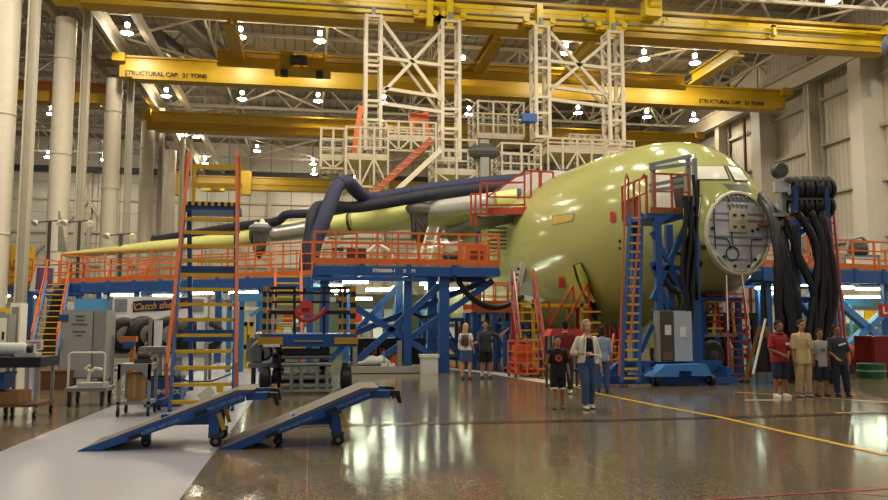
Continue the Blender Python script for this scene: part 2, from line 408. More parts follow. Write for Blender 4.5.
# lamps over the near part of the hall, outside the frame
for x in(-24,-8,4,16,28,38):
    for y in(4,18,31,43): point((x,y,25.3 if y>40 else 23),LAMPW*(2.2 if y>20 else 3.4))
for x in(-20,-12,-4,4,12):  # added unseen fill rows that brighten the wing's leading edge
    for y in(27,33): point((x,y,22.5),LAMPW*1.7)
w=bpy.data.worlds.new('hall_air'); sc.world=w; w.use_nodes=True; bg=w.node_tree.nodes['Background']; bg.inputs[0].default_value=(.8,.9,1,1); bg.inputs[1].default_value=.25
sc.view_settings.view_transform='Standard'; sc.view_settings.look='None'; sc.view_settings.exposure=-.1
# ================================================================== CRANES
def crane(name,label,Y,x0,x1,z0,z1,dep=.7,txt=(),group=None,endbox=True,walk=False,festoon=False,m=YEL,flange=True):
    t=T(name,label,'crane',(x0,Y,z0),group); h=z1-z0
    mb=MB().bx(x0,x1,Y,Y+dep,z0+h*.1,z1-.12)
    if flange: mb.bx(x0,x1,Y-.18,Y+dep+.18,z1-.14,z1).bx(x0+1,x1-1,Y-.28,Y+dep+.1,z0,z0+.18).bx(x0+.6,x1-.6,Y-.14,Y,z0+h*.42,z0+h*.5)
    mb.build('girder',m,t)
    if endbox:
        for x in(x0,x1): MB().bx(x-.45,x+.45,Y-.55,Y+dep+.5,z1-.55,z1+.08).build('end_truck',m,t)
    for s_,x,z,sz in txt: text(s_,(x,Y-.06 if not flange else Y-.02,z),X_,Z_,sz,BLKP,t,'lettering')
    if walk:
        mb=MB(); L=x1-x0; mb.bar((x0+2,Y-.5,z1-.62),(x1-2,Y-.5,z1-.62),.07)
        for i in range(18): x=x0+2+(L-4)*i/17; mb.bar((x,Y-.5,z1-.62),(x,Y-.1,z1-.2),.06)
        mb.build('conductor_rail',m,t)
    if festoon:
        mb=MB(); mb.rod((x0+2,Y-.45,z0+.38),(x1-4,Y-.45,z0+.38),.06); mb.build('cable_track',GRY,t)
    return t
YELB=mat('crane_yellow_bright',(218,186,30),.4,var=.08,scale=.5)
c1=crane('bridge_crane','bright yellow bridge crane nearest the camera, carrying both white mast frames',50,XL+.7,XR-.3,21.4,22.75,.9,walk=True,festoon=True,m=YELB,flange=False)
MB().bx(XL+.7,XR-.3,49.9,51.2,21.05,21.4).build('lower_flange',YEL,c1)
MB().bx(XL+.7,XR-.3,49.75,51.2,22.75,22.95).build('upper_flange',YEL,c1)
MB().bx(XL-.9,XL+.72,50,50.9,21.1,21.95).build('end_piece',YELB,c1)
# hoists and trolleys hanging on the front crane
for px,lab in((430,'yellow'),(450,''),(540,''),(612,'')):
    q=P(px,14 if px<500 else 24,49.2); mb=MB()
    mb.bx(q.x-1.0,q.x+1.0,49.3,49.75,21.2,21.5)
    for sx in(-.9,.9): mb.lathe((q.x+sx,49.2,21.55),Y_,[(0,.2),(.4,.2)],10)
    mb.bx(q.x-.2,q.x+.2,49.1,49.75,20.6,22.6); mb.build('hanger_trolley',YELB,c1)
q=P(653,3,49); MB().bx(q.x-.6,q.x+.6,48.9,49.8,22.2,23.4).lathe((q.x-.3,49,23),X_,[(0,.3),(.8,.3)],10).build('cable_winder',YELB,c1)
mb=MB(); q=P(600,14,49.2); mb.tube([(q.x-.8,49.3,22.1),(q.x-1.2,49.3,21.85),(q.x-.8,49.3,21.6),(q.x+2.6,49.3,21.6)],.09); mb.build('festoon_cable',GRY,c1)
mb=MB().bx(31.5,41,49.4,49.8,22.2,22.35); mb.bx(31.5,31.7,49.4,49.8,21.6,22.4); mb.build('cable_bracket',YELB,c1)
c2=crane('bridge_crane','second yellow bridge crane lettered with its structural capacity at both ends',62.3,XL+.3,XR-.5,20.1,21.92,.8,m=YEL)
a=P(165,82,62)
for s_,dx,al in(('STRUCTURAL CAP.',1.0,'RIGHT'),('21 TONS',1.25,'LEFT')): text(s_,(a.x+dx,61.97,20.5),X_,Z_,.46,BLKP,c2,align=al,ext=.01,bold=.012)
a=P(731,107,62)
for s_,dx,al in(('STRUCTURAL CAP.',1.0,'RIGHT'),('21 TONS',1.25,'LEFT')): text(s_,(a.x+dx,61.97,20.5),X_,Z_,.46,BLKP,c2,align=al,ext=.01,bold=.012)
MB().bx(XL+1,XR-1,62.0,62.3,20.24,20.85).build('lower_plate',YEL,c2)
tr=T('hoist_trolley','cluttered hoist trolley riding the slim yellow girder over the lettered crane','hoist',P(300,60,57.6))
q=P(303,62,57.6); mb=MB().bx(q.x-2,q.x+2,57.2,58.15,q.z-1,q.z-.5).bx(q.x-1.6,q.x-.6,57.1,58.1,q.z-.5,q.z+.6).bx(q.x+.3,q.x+1.6,57.1,58.1,q.z-.6,q.z+.2)
for k in range(5): mb.bar((q.x-1.8+k*.8,57.1,q.z-.6),(q.x-1.5+k*.75,57.1,q.z+.7),.1)
mb.build('frame',YEL,tr); MB().lathe((q.x-.9,56.9,q.z-.1),X_,[(0,.35),(1.2,.35)],12).build('drum',DGRY,tr)
for sx in(-1.3,1.2): MB().bx(q.x+sx-.25,q.x+sx+.25,56.9,57.3,q.z-1.3,q.z-.8).build('wheel_box',BLKP,tr)
c3=crane('bridge_crane','third yellow bridge crane, just below the lettered one',75.2,XL-.2,XR-2,19.3,21.1,.9)
c4=crane('bridge_crane','slim yellow crane girder above the lettered crane, joined by monorails',58.5,-6.9,29.3,20.55,21.5,.6,endbox=False)
MB().bx(-6.9,29.3,58.2,58.5,20.25,20.55).build('lower_flange',YEL,c4)
c5=crane('bridge_crane','far dim yellow bridge crane near the back wall',103,XL+.6,XR-.5,18.6,20.3,.8,endbox=False)
for px in(179,246):
    q=P(px,183,102); MB().bx(q.x-.65,q.x+.65,101.6,102.9,q.z-1.5,q.z+1.5).build('end_box',YEL,c5)
q=P(213,187,101); MB().bx(q.x-1.4,q.x+1.4,100.8,101.8,q.z-.5,q.z+.4).lathe((q.x-.2,100.6,q.z),X_,[(0,.45),(1,.45)],12).build('hoist',YELB,c5)
c6=crane('bridge_crane','orange yellow bridge crane of the side bay behind the round white columns',67,-47,XL-1.3,19.3,21,.9,m=mat('crane_orange',(196,112,22),.42,var=.15))
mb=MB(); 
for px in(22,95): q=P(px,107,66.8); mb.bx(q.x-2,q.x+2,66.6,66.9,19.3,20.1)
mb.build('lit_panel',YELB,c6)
# yellow monorails joining crane 1 and 4
for i,(px,py,lab) in enumerate(((228,8,'yellow monorail beam over the tall orange stair, running from the front crane'),(503,28,'yellow monorail beam between the two white mast frames'),(602,38,'yellow monorail beam above the second white mast frame'),(748,46,'yellow monorail beam nearest the panelled side wall'))):
    q=P(px,py,50); t=T('monorail_track',lab,'monorail',(q.x,51,20.6))
    MB().bx(q.x-.06,q.x+.06,51.2,58.15,20.7,21.5).bx(q.x-.4,q.x+.4,51.2,58.15,20.6,20.75).bx(q.x-.3,q.x+.3,51.2,58.15,21.5,21.6).build('rail',YELB if i in(2,3) else YEL,t)
    MB().bx(q.x-.6,q.x+.6,51.2,51.8,21.5,22.1).build('bracket',YEL,t)
# ================================================================== AIRCRAFT
AA=R(4.0); BK=V((-math.sin(AA),math.cos(AA),0)); EL=V((math.cos(AA),math.sin(AA),0))
N0=P(737.5,232.5,21.3); N0z=N0.z; N0=V((N0.x,N0.y,0))
pl=T('aircraft','huge green-primed transport aircraft under construction with open nose bulkhead and swept wing','aircraft',(N0.x,N0.y+10,0))
ST=[(0,1.04,N0z+1.18,N0z-1.22),(.3,1.28,N0z+1.76,N0z-1.26),(.8,1.66,N0z+2.2,N0z-1.42),(1.5,2.1,N0z+2.68,N0z-1.74),(2.3,2.5,N0z+3.14,N0z-2.05),(3.3,2.84,N0z+3.4,N0z-2.4),(4.8,3.15,N0z+3.6,N0z-2.9),(6.8,3.33,N0z+3.74,N0z-3.05),(9,3.41,N0z+3.8,N0z-3.1),(12,3.43,N0z+3.85,N0z-3.12),(18,3.43,N0z+3.85,N0z-3.12),(26,3.43,N0z+3.85,N0z-3.1),(34,3.0,N0z+3.8,N0z-1.6),(42,2.0,N0z+3.6,N0z+.4),(48,.8,N0z+3.4,N0z+2.2)]
def interp(s,k):
    for a,b in zip(ST,ST[1:]):
        if s<=b[0]:
            i=ST.index(a); t=(s-a[0])/(b[0]-a[0]); p0=ST[max(i-1,0)]; p3=ST[min(i+2,len(ST)-1)]
            m1=(b[k]-p0[k])/(b[0]-p0[0])*(b[0]-a[0]); m2=(p3[k]-a[k])/(p3[0]-a[0])*(b[0]-a[0])
            return (2*t**3-3*t*t+1)*a[k]+(t**3-2*t*t+t)*m1+(-2*t**3+3*t*t)*b[k]+(t**3-t*t)*m2
    return ST[-1][k]
def section(s,off=0,n=56):
    hw,zt,zb=(interp(s,k) for k in(1,2,3)); c=N0+BK*s; zc=(zt+zb)/2; hh=(zt-zb)/2+off; hw+=off; r=[]
    for i in range(n):
        a=2*math.pi*i/n; r.append(c+EL*(hw*math.sin(a))+Z_*(zc+hh*math.cos(a)))
    return r
ss=[0,.08,.18,.3,.5,.7,.95,1.2,1.5,1.9,2.3,2.8,3.3,4,4.8,5.8,6.8,8,9,10.5,12,14,16,18,21,24,27,30,34,38,42,45,48]
fm=MB().loft([section(s) for s in ss])
fus=fm.build('fuselage',GRN,pl,'full')
bv=BVHTree.FromPolygons(fm.v,fm.f)
def hit(x,y,off=.02):
    d=ray(x,y).normalized(); h=bv.ray_cast(CP,d)
    if h[0] is None: return None
    n=h[1] if h[1].dot(d)<0 else -h[1]
    return h[0]+n*off
def decal(name,poly,m,off=.02,nsub=5,parent=None,label=None):
    """skin patch following the fuselage between four pixel corners"""
    a,b,c,d=[V(p) for p in poly]; vs=[];fs=[]
    for j in range(nsub+1):
        for i in range(nsub+1):
            u=i/nsub;v=j/nsub; p=(a.lerp(b,u)).lerp(d.lerp(c,u),v); h=hit(p.x,p.y,off)
            if h is None: return None
            vs.append(h)
    for j in range(nsub):
        for i in range(nsub): k=j*(nsub+1)+i; fs.append((k,k+1,k+nsub+2,k+nsub+1))
    return MB().add(vs,fs).build(name,m,parent or pl,True,label=label)
WINM=mat('window_cover_white',(232,228,214),.3,var=.03)
def V2(x,y): return V((x,y))
def window(name,poly,g=1.6,lab=None):
    c=V2(0,0)
    for p in poly: c+=V2(*p)/4
    big=[]
    for p in poly:
        d=V2(*p)-c; big.append(tuple(c+d+d.normalized()*g*1.3))
    f=decal(name+'_frame',[V2(*p) for p in big],BLKP,.015)
    if f: decal(name,[V2(*p) for p in poly],WINM,.03,parent=f)
window('cockpit_window',[(696,167),(723,166.8),(728.5,179.8),(695.3,179.6)])
window('cockpit_window',[(727.2,167),(739.5,168.8),(747.5,181),(734.6,180.6)],1.3)
window('eyebrow_window',[(687.5,155),(694.5,154.8),(693.5,163.5),(688,161)],1)
window('side_window',[(693.5,198),(701.5,197),(698.5,220),(692.5,220)],1.2)
decal('grey_nose_patch',[V2(723,184),(V2(746,185)),V2(752,192),V2(729,190)],mat('patch_grey_green',(92,104,88),.4),.012)
decal('yellow_tape_patch',[V2(552,216),V2(575,213),V2(573.5,221.5),V2(552.5,225.5)],mat('tape_blue',(110,120,150),.5),.012)
decal('yellow_tape',[V2(553,217),V2(574.2,214),V2(573,220.5),V2(553.3,224.5)],mat('tape_yellow',(205,172,60),.5),.02)
for (x,y,w,h,m) in((613.5,217,2.5,5,RED),(562.5,282,2.6,5.5,RED)):
    decal('red_cover',[V2(x-w,y-h),V2(x+w,y-h),V2(x+w,y+h),V2(x-w,y+h)],m,.05)
for (x,y,r) in((704,247,2.6),(698,263,4.6),(620,241,1.5),(620,248,1.2),(640,268,2)):
    p=hit(x,y,.0); q=hit(x+1,y,.0); r2=hit(x,y+1,0); n=(q-p).cross(r2-p).normalized()
    if n.dot(ray(x,y))>0: n=-n
    rr=r*(p-CP).length/800
    MB().lathe(p-n*.02,n,[(0,rr),(.05,rr),(.06,rr*.8)],14).build('sensor_port',DGRY,pl)
# dark antenna blade and hanging cover strap on the body side
pts=[hit(x,y,.12) for x,y in((580,263),(584,275),(589,290),(594,304),(597,316))]
MB().tube(pts,[.16,.2,.17,.14,.08],8).build('hose_guard',BLK,pl,True)
pts=[hit(x,y,.22) for x,y in((583,263),(588,276),(592,290),(598,298))]
MB().tube(pts,[.1,.14,.1,.06],8).build('strap',mat('strap_lime',(200,204,90),.6),pl,True)
# crew door opening behind the stair tower
decal('door_opening',[V2(652,176),V2(684,172),V2(684,214),V2(656,214)],mat('door_interior',(214,208,190),.6),.02)
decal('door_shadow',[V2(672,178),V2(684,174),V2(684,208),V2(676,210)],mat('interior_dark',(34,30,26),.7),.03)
# radome bulkhead
bk=MB(); ring=lambda k,s0,dz=0:[N0+BK*s0+EL*(1.04*k*math.sin(2*math.pi*i/48))+Z_*(N0z-.02+1.2*k*math.cos(2*math.pi*i/48)) for i in range(48)]
bulk=MB().loft([ring(.93,-.02),ring(.9,.0),ring(.02,.05)],True).build('nose_bulkhead',mat('bulkhead_grey',(214,214,218),.5,0,.16,14,bump=.12),pl)
MB().loft([ring(1.015,.12),ring(1.03,-.04),ring(1.0,-.1),ring(.955,-.1),ring(.95,.06)],False).build('bulkhead_rim',mat('rim_cream',(226,218,192),.4),bulk,True)
def bp(x,z,o=-.05): return N0+BK*o+EL*x+Z_*(N0z+z)
mb=MB()
for z in(.95,.55,.36,-.12,-.36,-.78):
    w=.93*1.05*math.sqrt(max(0,1-(z/1.24)**2)); mb.bar(bp(-w,z),bp(w,z),.025)
mb.build('stiffener',mat('bulkhead_dark',(150,152,158),.5),bulk)
MB().box(bp(0,.32,-.05),.58,.05,.62,ax=(EL,BK,Z_)).build('equipment_panel',mat('panel_cream',(208,196,166),.5),bulk)
for x in(-.13,.13):
    for z in(.5,.16): MB().box(bp(x,z,-.09),.1,.05,.05,ax=(EL,BK,Z_)).build('panel_latch',DGRY,bulk)
mb=MB()
mb.tube([bp(-.75,.9),bp(-.78,.3),bp(-.76,-.5)],.018,6); mb.tube([bp(-.28,.95),bp(-.22,.4),bp(-.22,-.2),bp(-.2,-.35)],.018,6)
mb.torus(bp(-.22,-.62),BK,.2,.02,18,6); mb.tube([bp(-.72,-.18),bp(-.4,-.18),bp(-.3,-.3),bp(-.28,-.5)],.016,6); mb.tube([bp(.75,-.2),bp(.42,-.2),bp(.38,-.5),bp(.4,-.9)],.016,6)
mb.build('cable_loop',BLK,bulk)
for x,z in((-.5,-.72),(-.16,-.98),(.28,-.98),(.5,-.78),(.62,.1),(-.85,.1),(.45,.05)): MB().ell(bp(x,z,-.07),.05,.05,.05,8,5).build('fitting',BLK,bulk)
for x in(-.28,-.14,0,.14,.28):
    for z in(1.02,.8): MB().ell(bp(x,z,-.06),.045,.03,.06,8,5).build('boss',CHR,bulk,True)
mb=MB()
for x in(-.48,.48): MB().tube([bp(x*.55,-1.12,-.06),bp(x,-.92,-.06),bp(x*1.45,-.66,-.06)],.05,6).build('hinge_beam',mat('rim_cream',(226,218,192)),bulk)
# wing
LR=P(536,198,36.2); LT=P(62,254.5,45.2)
NT=14
def wsec(t,lo=0,hi=1,off=0,n=13):
    p=LR.lerp(LT,t); ch=9.5*(1-t)+2.8*t; th=(1.75-.5*t if t<.5 else 1.2*(1-(t-.5)/.5)**.9+.3); pts=[]
    def prof(x): return th*(1.4845*math.sqrt(x)-.63*x-1.758*x*x+1.4215*x**3-.5180*x**4)*1.0
    up_=[];dn=[]
    for i in range(n):
        x=lo+(hi-lo)*(i/(n-1))**2; q=p+BK*(x*ch); y=prof(x)+off
        up_.append(q+Z_*(y*.62+x*ch*.0-off*0)-BK*(off if x<.02 else 0)); dn.append(q-Z_*(y*.5)-BK*(off if x<.02 else 0))
    return up_[::-1]+dn[1:]
wm=MB().loft([wsec(i/NT) for i in range(NT+1)])
wing=wm.build('wing',GRNL,pl,'full')
def tpx(px):  # span parameter at a picture column
    lo,hi=0,1
    for _ in range(40):
        m=(lo+hi)/2; p=LR.lerp(LT,m)-CP; x=444+F*p.dot(rt)/p.dot(fw)
        if x>px: lo=m
        else: hi=m
    return lo
LEY=((62,254.3,1.6),(110,250.3,3.6),(150,247.5,5.6),(240,239,7.6),(290,231.5,7.8),(340,223,8.6),(370,219,9.2),(430,209.5,8),(465,204.5,8.2),(507,199.5,9.4),(536,196,9.5))
def ley(x,k):
    for a,b in zip(LEY,LEY[1:]):
        if x<=b[0]: return a[k]+(b[k]-a[k])*(x-a[0])/(b[0]-a[0])
    return LEY[-1][k]
def slat(x0,x1,m,name='leading_edge_slat',off=0):
    pts=[];rs=[]; n=8
    for i in range(n+1):
        x=x0+(x1-x0)*i/n; Y=LR.lerp(LT,tpx(x)).y-.25-2.6*min(1,max(0,(x-425)/70)); p=P(x,ley(x,1),Y); pts.append(p); rs.append((ley(x,2)+off)*(p-CP).dot(fw)/800)
    MB().tube(pts,rs,20).build(name,m,wing,True)
slat(64,185,GRNL); slat(187,254,GRNL); slat(272,312,ALU); slat(333,352,GRNL); slat(354,411,GRNL); slat(431,497,mat('slat_white_metal',(222,220,212),.25,.3)); slat(498,520,GRNL)
for x in(254,350,520): slat(x-1.5,x+1.5,DGRY,'slat_edge',.3)
# winglet
a=P(57,254,46); MB().loft([[P(57.5,251,46),P(66.5,251,46),P(66.5,251,46)+BK*.25,P(57.5,251,46)+BK*.25],[P(58.3,211,47.3),P(59.6,211,47.3),P(59.6,211,47.3)+BK*.1,P(58.3,211,47.3)+BK*.1]]).build('winglet',mat('winglet_grey',(120,124,104),.4),wing)
# engine mount pylons
for (px,py,sc_) in((260,237,1.0),(419,219,1.15)):
    t_=tpx(px); p=LR.lerp(LT,t_)-BK*.7; q=P(px,py,p.y); y=MB(); k=sc_
    pyl=MB().lathe(q+Z_*.15*k,Z_,[(0,.25*k),(.15*k,.5*k),(.3*k,.58*k),(.42*k,.5*k),(.5*k,.3*k)],18).build('engine_pylon',GRY,wing,True)
    MB().lathe(q+Z_*.5*k,Z_,[(0,.34*k),(.12*k,.36*k),(.2*k,.3*k)],14).build('pylon_cap',WHT,pyl,True)
    mb=MB().box(q-Z_*.3*k+BK*.2,.5*k,1.0,.95*k).box(q-Z_*.45*k-BK*.3,.34*k,.3,.5*k); 
    for sx in(-.26,.26): mb.rod(q+V((sx*k,-.2,.3*k)),q+V((sx*k*.9,-.3,-.7*k)),.08*k,8)
    mb.build('pylon_strut',DGRY,pyl)
    mb=MB()
    for sx,dz in((-.2,.6),(.1,.75),(.28,.58)): mb.ell(q+V((sx*k,-.1,dz*k)),.13*k,.13*k,.15*k,8,6)
    mb.build('pylon_fitting',WHT,pyl,True)
    mb=MB(); mb.tube([q+V((-.1*k,-.4,-.1*k)),q+V((.2*k,-.5,-.5*k)),q+V((-.05*k,-.4,-.95*k)),q+V((.0,-.3,-1.05*k))],.07*k,7); mb.ell(q+V((0,-.3,-.9*k)),.16*k,.16*k,.2*k,8,6); mb.build('pylon_pipe',mat('copper_brown',(96,62,42),.4,.4),pyl,True)
# wing-to-body fairing, grey, over the shoulder
rs=[]
for s_,k in((11.8,.02),(12.6,.35),(13.6,.6),(15,.84),(17,1),(20,1.05),(24,1)):
    c=N0+BK*s_; r=[]
    for i in range(25):
        a=R(-62+124*i/24); hw=3.43+.2*k; hh=3.5+.95*k*(math.cos(a)**1.0 if math.cos(a)>0 else 0)**.5-.02*(1-k)
        r.append(c+EL*(hw*math.sin(a))*(.98+.03*k)+Z_*(N0z+.365+hh*math.cos(a)-.06*(1-k)))
    rs.append(r)
MB().loft(rs,False).build('wing_fairing',LGRY,pl,'full')
# opposite wing root stub, behind the body
p0=N0+BK*16+EL*3+Z_*(N0z+3.2); p1=N0+BK*20+EL*9+Z_*(N0z+2.9)
def ws2(p,ch,th): return [p+BK*(x*ch)+Z_*(sg*th*4*math.sqrt(x)*(1-x)) for sg,xs in((1,(1,.7,.4,.2,.08,.02,0)),(-1,(.02,.08,.2,.4,.7))) for x in xs]
MB().loft([ws2(p0,8.5,.4),ws2(p1,7,.3)]).build('wing_root_stub',GRNL,pl,'full')
# landing gear sponson and open gear door
rs=[]
for u in range(13):
    t=u/12; s_=11.3+11*t; k=math.sin(math.pi*min(1,t*.75+.02))**.55; c=N0+BK*s_-EL*(3.2); rs.append([c-EL*(1.35*k*math.cos(2*math.pi*i/18))+Z_*(2.55+1.3*k*math.sin(2*math.pi*i/18)) for i in range(18)])
MB().loft(rs).build('gear_sponson',mat('sponson_primer',(196,200,160),.3),pl,'full')
A=[P(519,264,30.5),P(544,298,30.5),P(512,291,30.5)]; A2=[P(526,262,30.5),P(519,264,30.5),P(512,291,30.5)]
gd=MB().prism([P(521,261,30.2),P(548,300,29.6),P(534,304,29.8),P(507,291,30.6),P(508,272,30.6)],(.05,.12,0)).build('gear_door',GRNG,pl)
MB().prism([P(520,262,30.1),P(523,265,30.05),P(517,292,30.4),P(511.5,291,30.5)],(.1,-.1,0)).build('door_edge',mat('door_edge_white',(200,204,190),.4),gd)
mb=MB()
for k in range(4): mb.ell(P(518.5-k*1.2,269+k*5.5,29.85),.06,.06,.06,7,5)
mb.build('bolt_hole',DGRY,gd)
# nose gear bay doors and lower fittings in shadow
MB().prism([N0+BK*2.4-EL*.8+Z_*1.9,N0+BK*5-EL*.8+Z_*1.6,N0+BK*5-EL*.8+Z_*.7,N0+BK*2.4-EL*.8+Z_*.9],EL*.06).build('nose_gear_door',GRN,pl)
ng=MB().rod(N0+BK*4+Z_*2,N0+BK*4+Z_*.75,.13,12); ng.rod(N0+BK*4+Z_*1.5,N0+BK*5.5+Z_*2.1,.08); ng=ng.build('nose_gear_leg',WHT,pl,True)
for sx in(-.35,.35): wheel(pl,N0+BK*4+EL*sx+Z_*.62,EL,.55,.34,'nose_wheel')
# ================================================================== AIR DUCTS
def duct(lab,pts,r,m=DUCT,name='air_duct'):
    t=T(name,lab,'duct',pts[-1])
    # smooth the path
    for _ in range(2):
        q=[pts[0]]
        for a,b in zip(pts,pts[1:]): q+= [a.lerp(b,.25),a.lerp(b,.75)]
        pts=q+[pts[-1]]
    MB().tube(pts,r,14).build('hose',m,t,'full')
    mb=MB()
    for k in(0,len(pts)//3,2*len(pts)//3,len(pts)-1):
        d=(pts[min(k+1,len(pts)-1)]-pts[max(k-1,0)]).normalized(); mb.torus(pts[k],d,r*1.01,r*.08,14,5)
    mb.build('hoop',DUCTD,t); return t
duct('fat navy air duct humped over the wing and dropping behind the orange rail',[P(590,172,39),P(548,177.5,38.5),P(500,181.5,38),P(463,185,38),P(415,191.5,38.3),P(380,198,38.3),P(367,200,37.8),P(356,191,36.5),P(347,180,35.5),P(337,184,34.5),P(330,204,34),P(322,224,33.6),P(312,250,33.4),P(310,276,33.3)],.32)
duct('second navy air duct lying lower on the wing and curving down beside the humped one',[P(560,180,38),P(525,185,37.4),P(491,188,37.2),P(455,191.5,37),P(421,196.5,37),P(385,203,37.3),P(352,208,37),P(335,206,36.5),P(318,206,35),P(312,216,34.2),P(311,234,34),P(306,252,33.8),P(305,276,33.6)],.27,DUCTD)
duct('thin dark air duct lying on top of the outer wing',[P(345,212,39.6),P(300,214,39.9),P(285,214,40),P(279,222,40.4),P(255,224,41),P(215,230,42),P(180,236,43),P(154,240,43.8)],.22,DUCTD)
# ================================================================== FLUORESCENT TUBES
NTUBE=0
def tubes(lab,a,b,w=.28,z=None):
    """one light fitting: white tray with two glowing tubes"""
    a=V(a);b=V(b); t=T('fluorescent_light',lab,'light',(a+b)/2); d=(b-a).normalized(); n=Z_.cross(d).normalized()
    MB().bar(a+Z_*.09,b+Z_*.09,w,.08).build('tray',WHT,t)
    for s in(-1,1): MB().rod(a+n*s*w*.25,b+n*s*w*.25,.045,8).build('tube',TUBE,t)
    return t
# ================================================================== WORK PLATFORMS
def deck(name,lab,A,B,dep,z,fh,mg,nleg,rail_h=1.1,nposts=8,grp=None,legs=True,sides=(1,1),back=True,legm=None,gate=()):
    A=V((A.x,A.y,0));B=V((B.x,B.y,0)); d=(B-A).normalized(); n=Z_.cross(d)   # n points away from the camera
    t=T(name,lab,'platform',A,grp); D=n*dep
    MB().prism([A+Z_*(z-.06),B+Z_*(z-.06),B+D+Z_*(z-.06),A+D+Z_*(z-.06)],Z_*.06).build('floor_plate',GRY,t)
    MB().bar(A+Z_*(z-fh/2-.06),B+Z_*(z-fh/2-.06),.14,fh).build('edge_girder',mg,t)
    MB().bar(A+D+Z_*(z-fh/2-.06),B+D+Z_*(z-fh/2-.06),.14,fh).build('edge_girder',mg,t)
    L=(B-A).length; k=max(2,int(L/1.5)); 
    for i in range(k+1):
        p=A.lerp(B,i/k); MB().bar(p+Z_*(z-fh*.6-.06),p+D+Z_*(z-fh*.6-.06),.1,fh*.6).build('cross_beam',mg,t)
    for i in range(1,k): 
        p=A.lerp(B,(i)/k)-n*.09; MB().bar(p+Z_*(z-fh-.02),p+Z_*(z+.02),.16,.06).build('bracket',mg,t)
    i_=.02
    pts=[A+Z_*z,B+Z_*z]; railing(t,pts,rail_h,ORA,nposts,.065,(.36,.66),.2,name='railing')
    if back: railing(t,[A+D+Z_*z,B+D+Z_*z],rail_h,ORA,nposts,.06,(.55,),.16)
    if sides[0]: railing(t,[A+Z_*z,A+D+Z_*z],rail_h,ORA,2,.06,(.55,),.16)
    if sides[1]: railing(t,[B+Z_*z,B+D+Z_*z],rail_h,ORA,2,.06,(.55,),.16)
    if legs:
        for i in range(nleg):
            for dd in(.1,dep-.1):
                p=A.lerp(B,(i+.06)/(nleg-1+.12))+n*dd; MB().bar(p,p+Z_*(z-fh*.6),.26,.26).build('leg',legm or mg,t)
    return t,A,B,d,n
# --- nearest wing platform, in the middle
A=P(314,276,26.2);B=P(499,273,26.2)
pf,A,B,d,n=deck('work_platform','nearest orange-railed blue work platform under the inner wing, on thick crossed blue legs',A,B,3.2,3.52,.3,BLU,3,1.06,9,legs=False)
def on(u,v,z): return A.lerp(B,u)+n*v+Z_*z
for u in(.06,.5,.70,):
    for v in(.25,2.9): MB().bar(on(u,v,.0),on(u,v,3.15),.34 if u>.5 else .26,.3).build('leg',BLU,pf)
for (u0,z0,u1,z1,v) in((.2,.2,.72,3.1,.3),(.2,2.2,.72,.25,.3),(.3,.2,.98,3.05,.42),(.2,1.2,.98,3.1,1.5),(.5,2.6,.9,.3,2.9),(.1,.3,.5,3,2.9)):
    MB().bar(on(u0,v,z0),on(u1,v,z1),.2,.2).build('brace',BLU,pf)
MB().bar(on(0,0,3.05),on(.6,0,3.05),.1,.12).build('lower_rail',BLU,pf)
text('STR00000-1',on(.43,-.085,3.32),d,Z_,.15,WHT,pf,align='RIGHT',bold=.006); text('200-P1',on(.47,-.085,3.32),d,Z_,.15,WHT,pf,align='LEFT',bold=.006)
# things on the platform
def mesh_guard(): pass
# tail of orange rail: separate little rear platform at its left
A2=P(303,272,26.6);B2=P(314,271,26.6)
# kerb skid with black backing panel under the platform
sk=T('storage_skid','long pale skid frame with black back panel under the nearest platform','skid',G(390,372))
q0=G(343,374);q1=G(434,373)
MB().bx(q0.x,q1.x,q0.y,q0.y+1.6,.02,.22).build('base',mat('skid_beige',(170,165,150),.6),sk)
MB().bx(q0.x+.3,q1.x-.1,q0.y+1.5,q0.y+1.56,.22,1.1).build('back_panel',BLKP,sk)
for px in(355,399.5): q=P(px,360,q0.y+.1); MB().bx(q.x-.07,q.x+.07,q0.y+.05,q0.y+.2,.22,1.05).build('post',GRY,sk)
# --- left long platform following the outer wing
A=P(60,291,40.5);B=P(312,279,32.6)
lp,A,B,d,n=deck('work_platform','long orange-railed blue platform following the outer wing',A,B,3.0,3.55,.45,BLU,7,1.35,10,sides=(1,0))
def onL(u,v,z,A=A,B=B,n=n): return A.lerp(B,u)+n*v+Z_*z
lmb=[]
for i,(u0,u1,lab) in enumerate(((.17,.28,'fluorescent light under the long platform, over the pale posters'),(.50,.59,'fluorescent light under the long platform, just behind the tall ladder'),(.66,.76,'fluorescent light under the long platform, past the tall ladder'))):
    tubes(lab,onL(u0,.9,2.95),onL(u1,.9,2.95))
tubes('second row fluorescent light deep under the long platform behind the tyres',onL(.25,2.4,2.95),onL(.36,2.4,2.95))
# --- far-left short platform beyond the stair
A3=P(-30,296,46);B3=P(31,294,43)
fl,A3,B3,d3,n3=deck('work_platform','short orange-railed platform by the wing tip, beyond the poster',A3,B3,3.0,3.55,.4,BLU,3,1.3,5)
tubes('fluorescent light under the wing tip platform nearest the stair',P(17,297.5,44.5),P(34,297,43.3)); tubes('fluorescent light under the wing tip platform at the frame edge',P(-4,296,44.5),P(8,296,44))
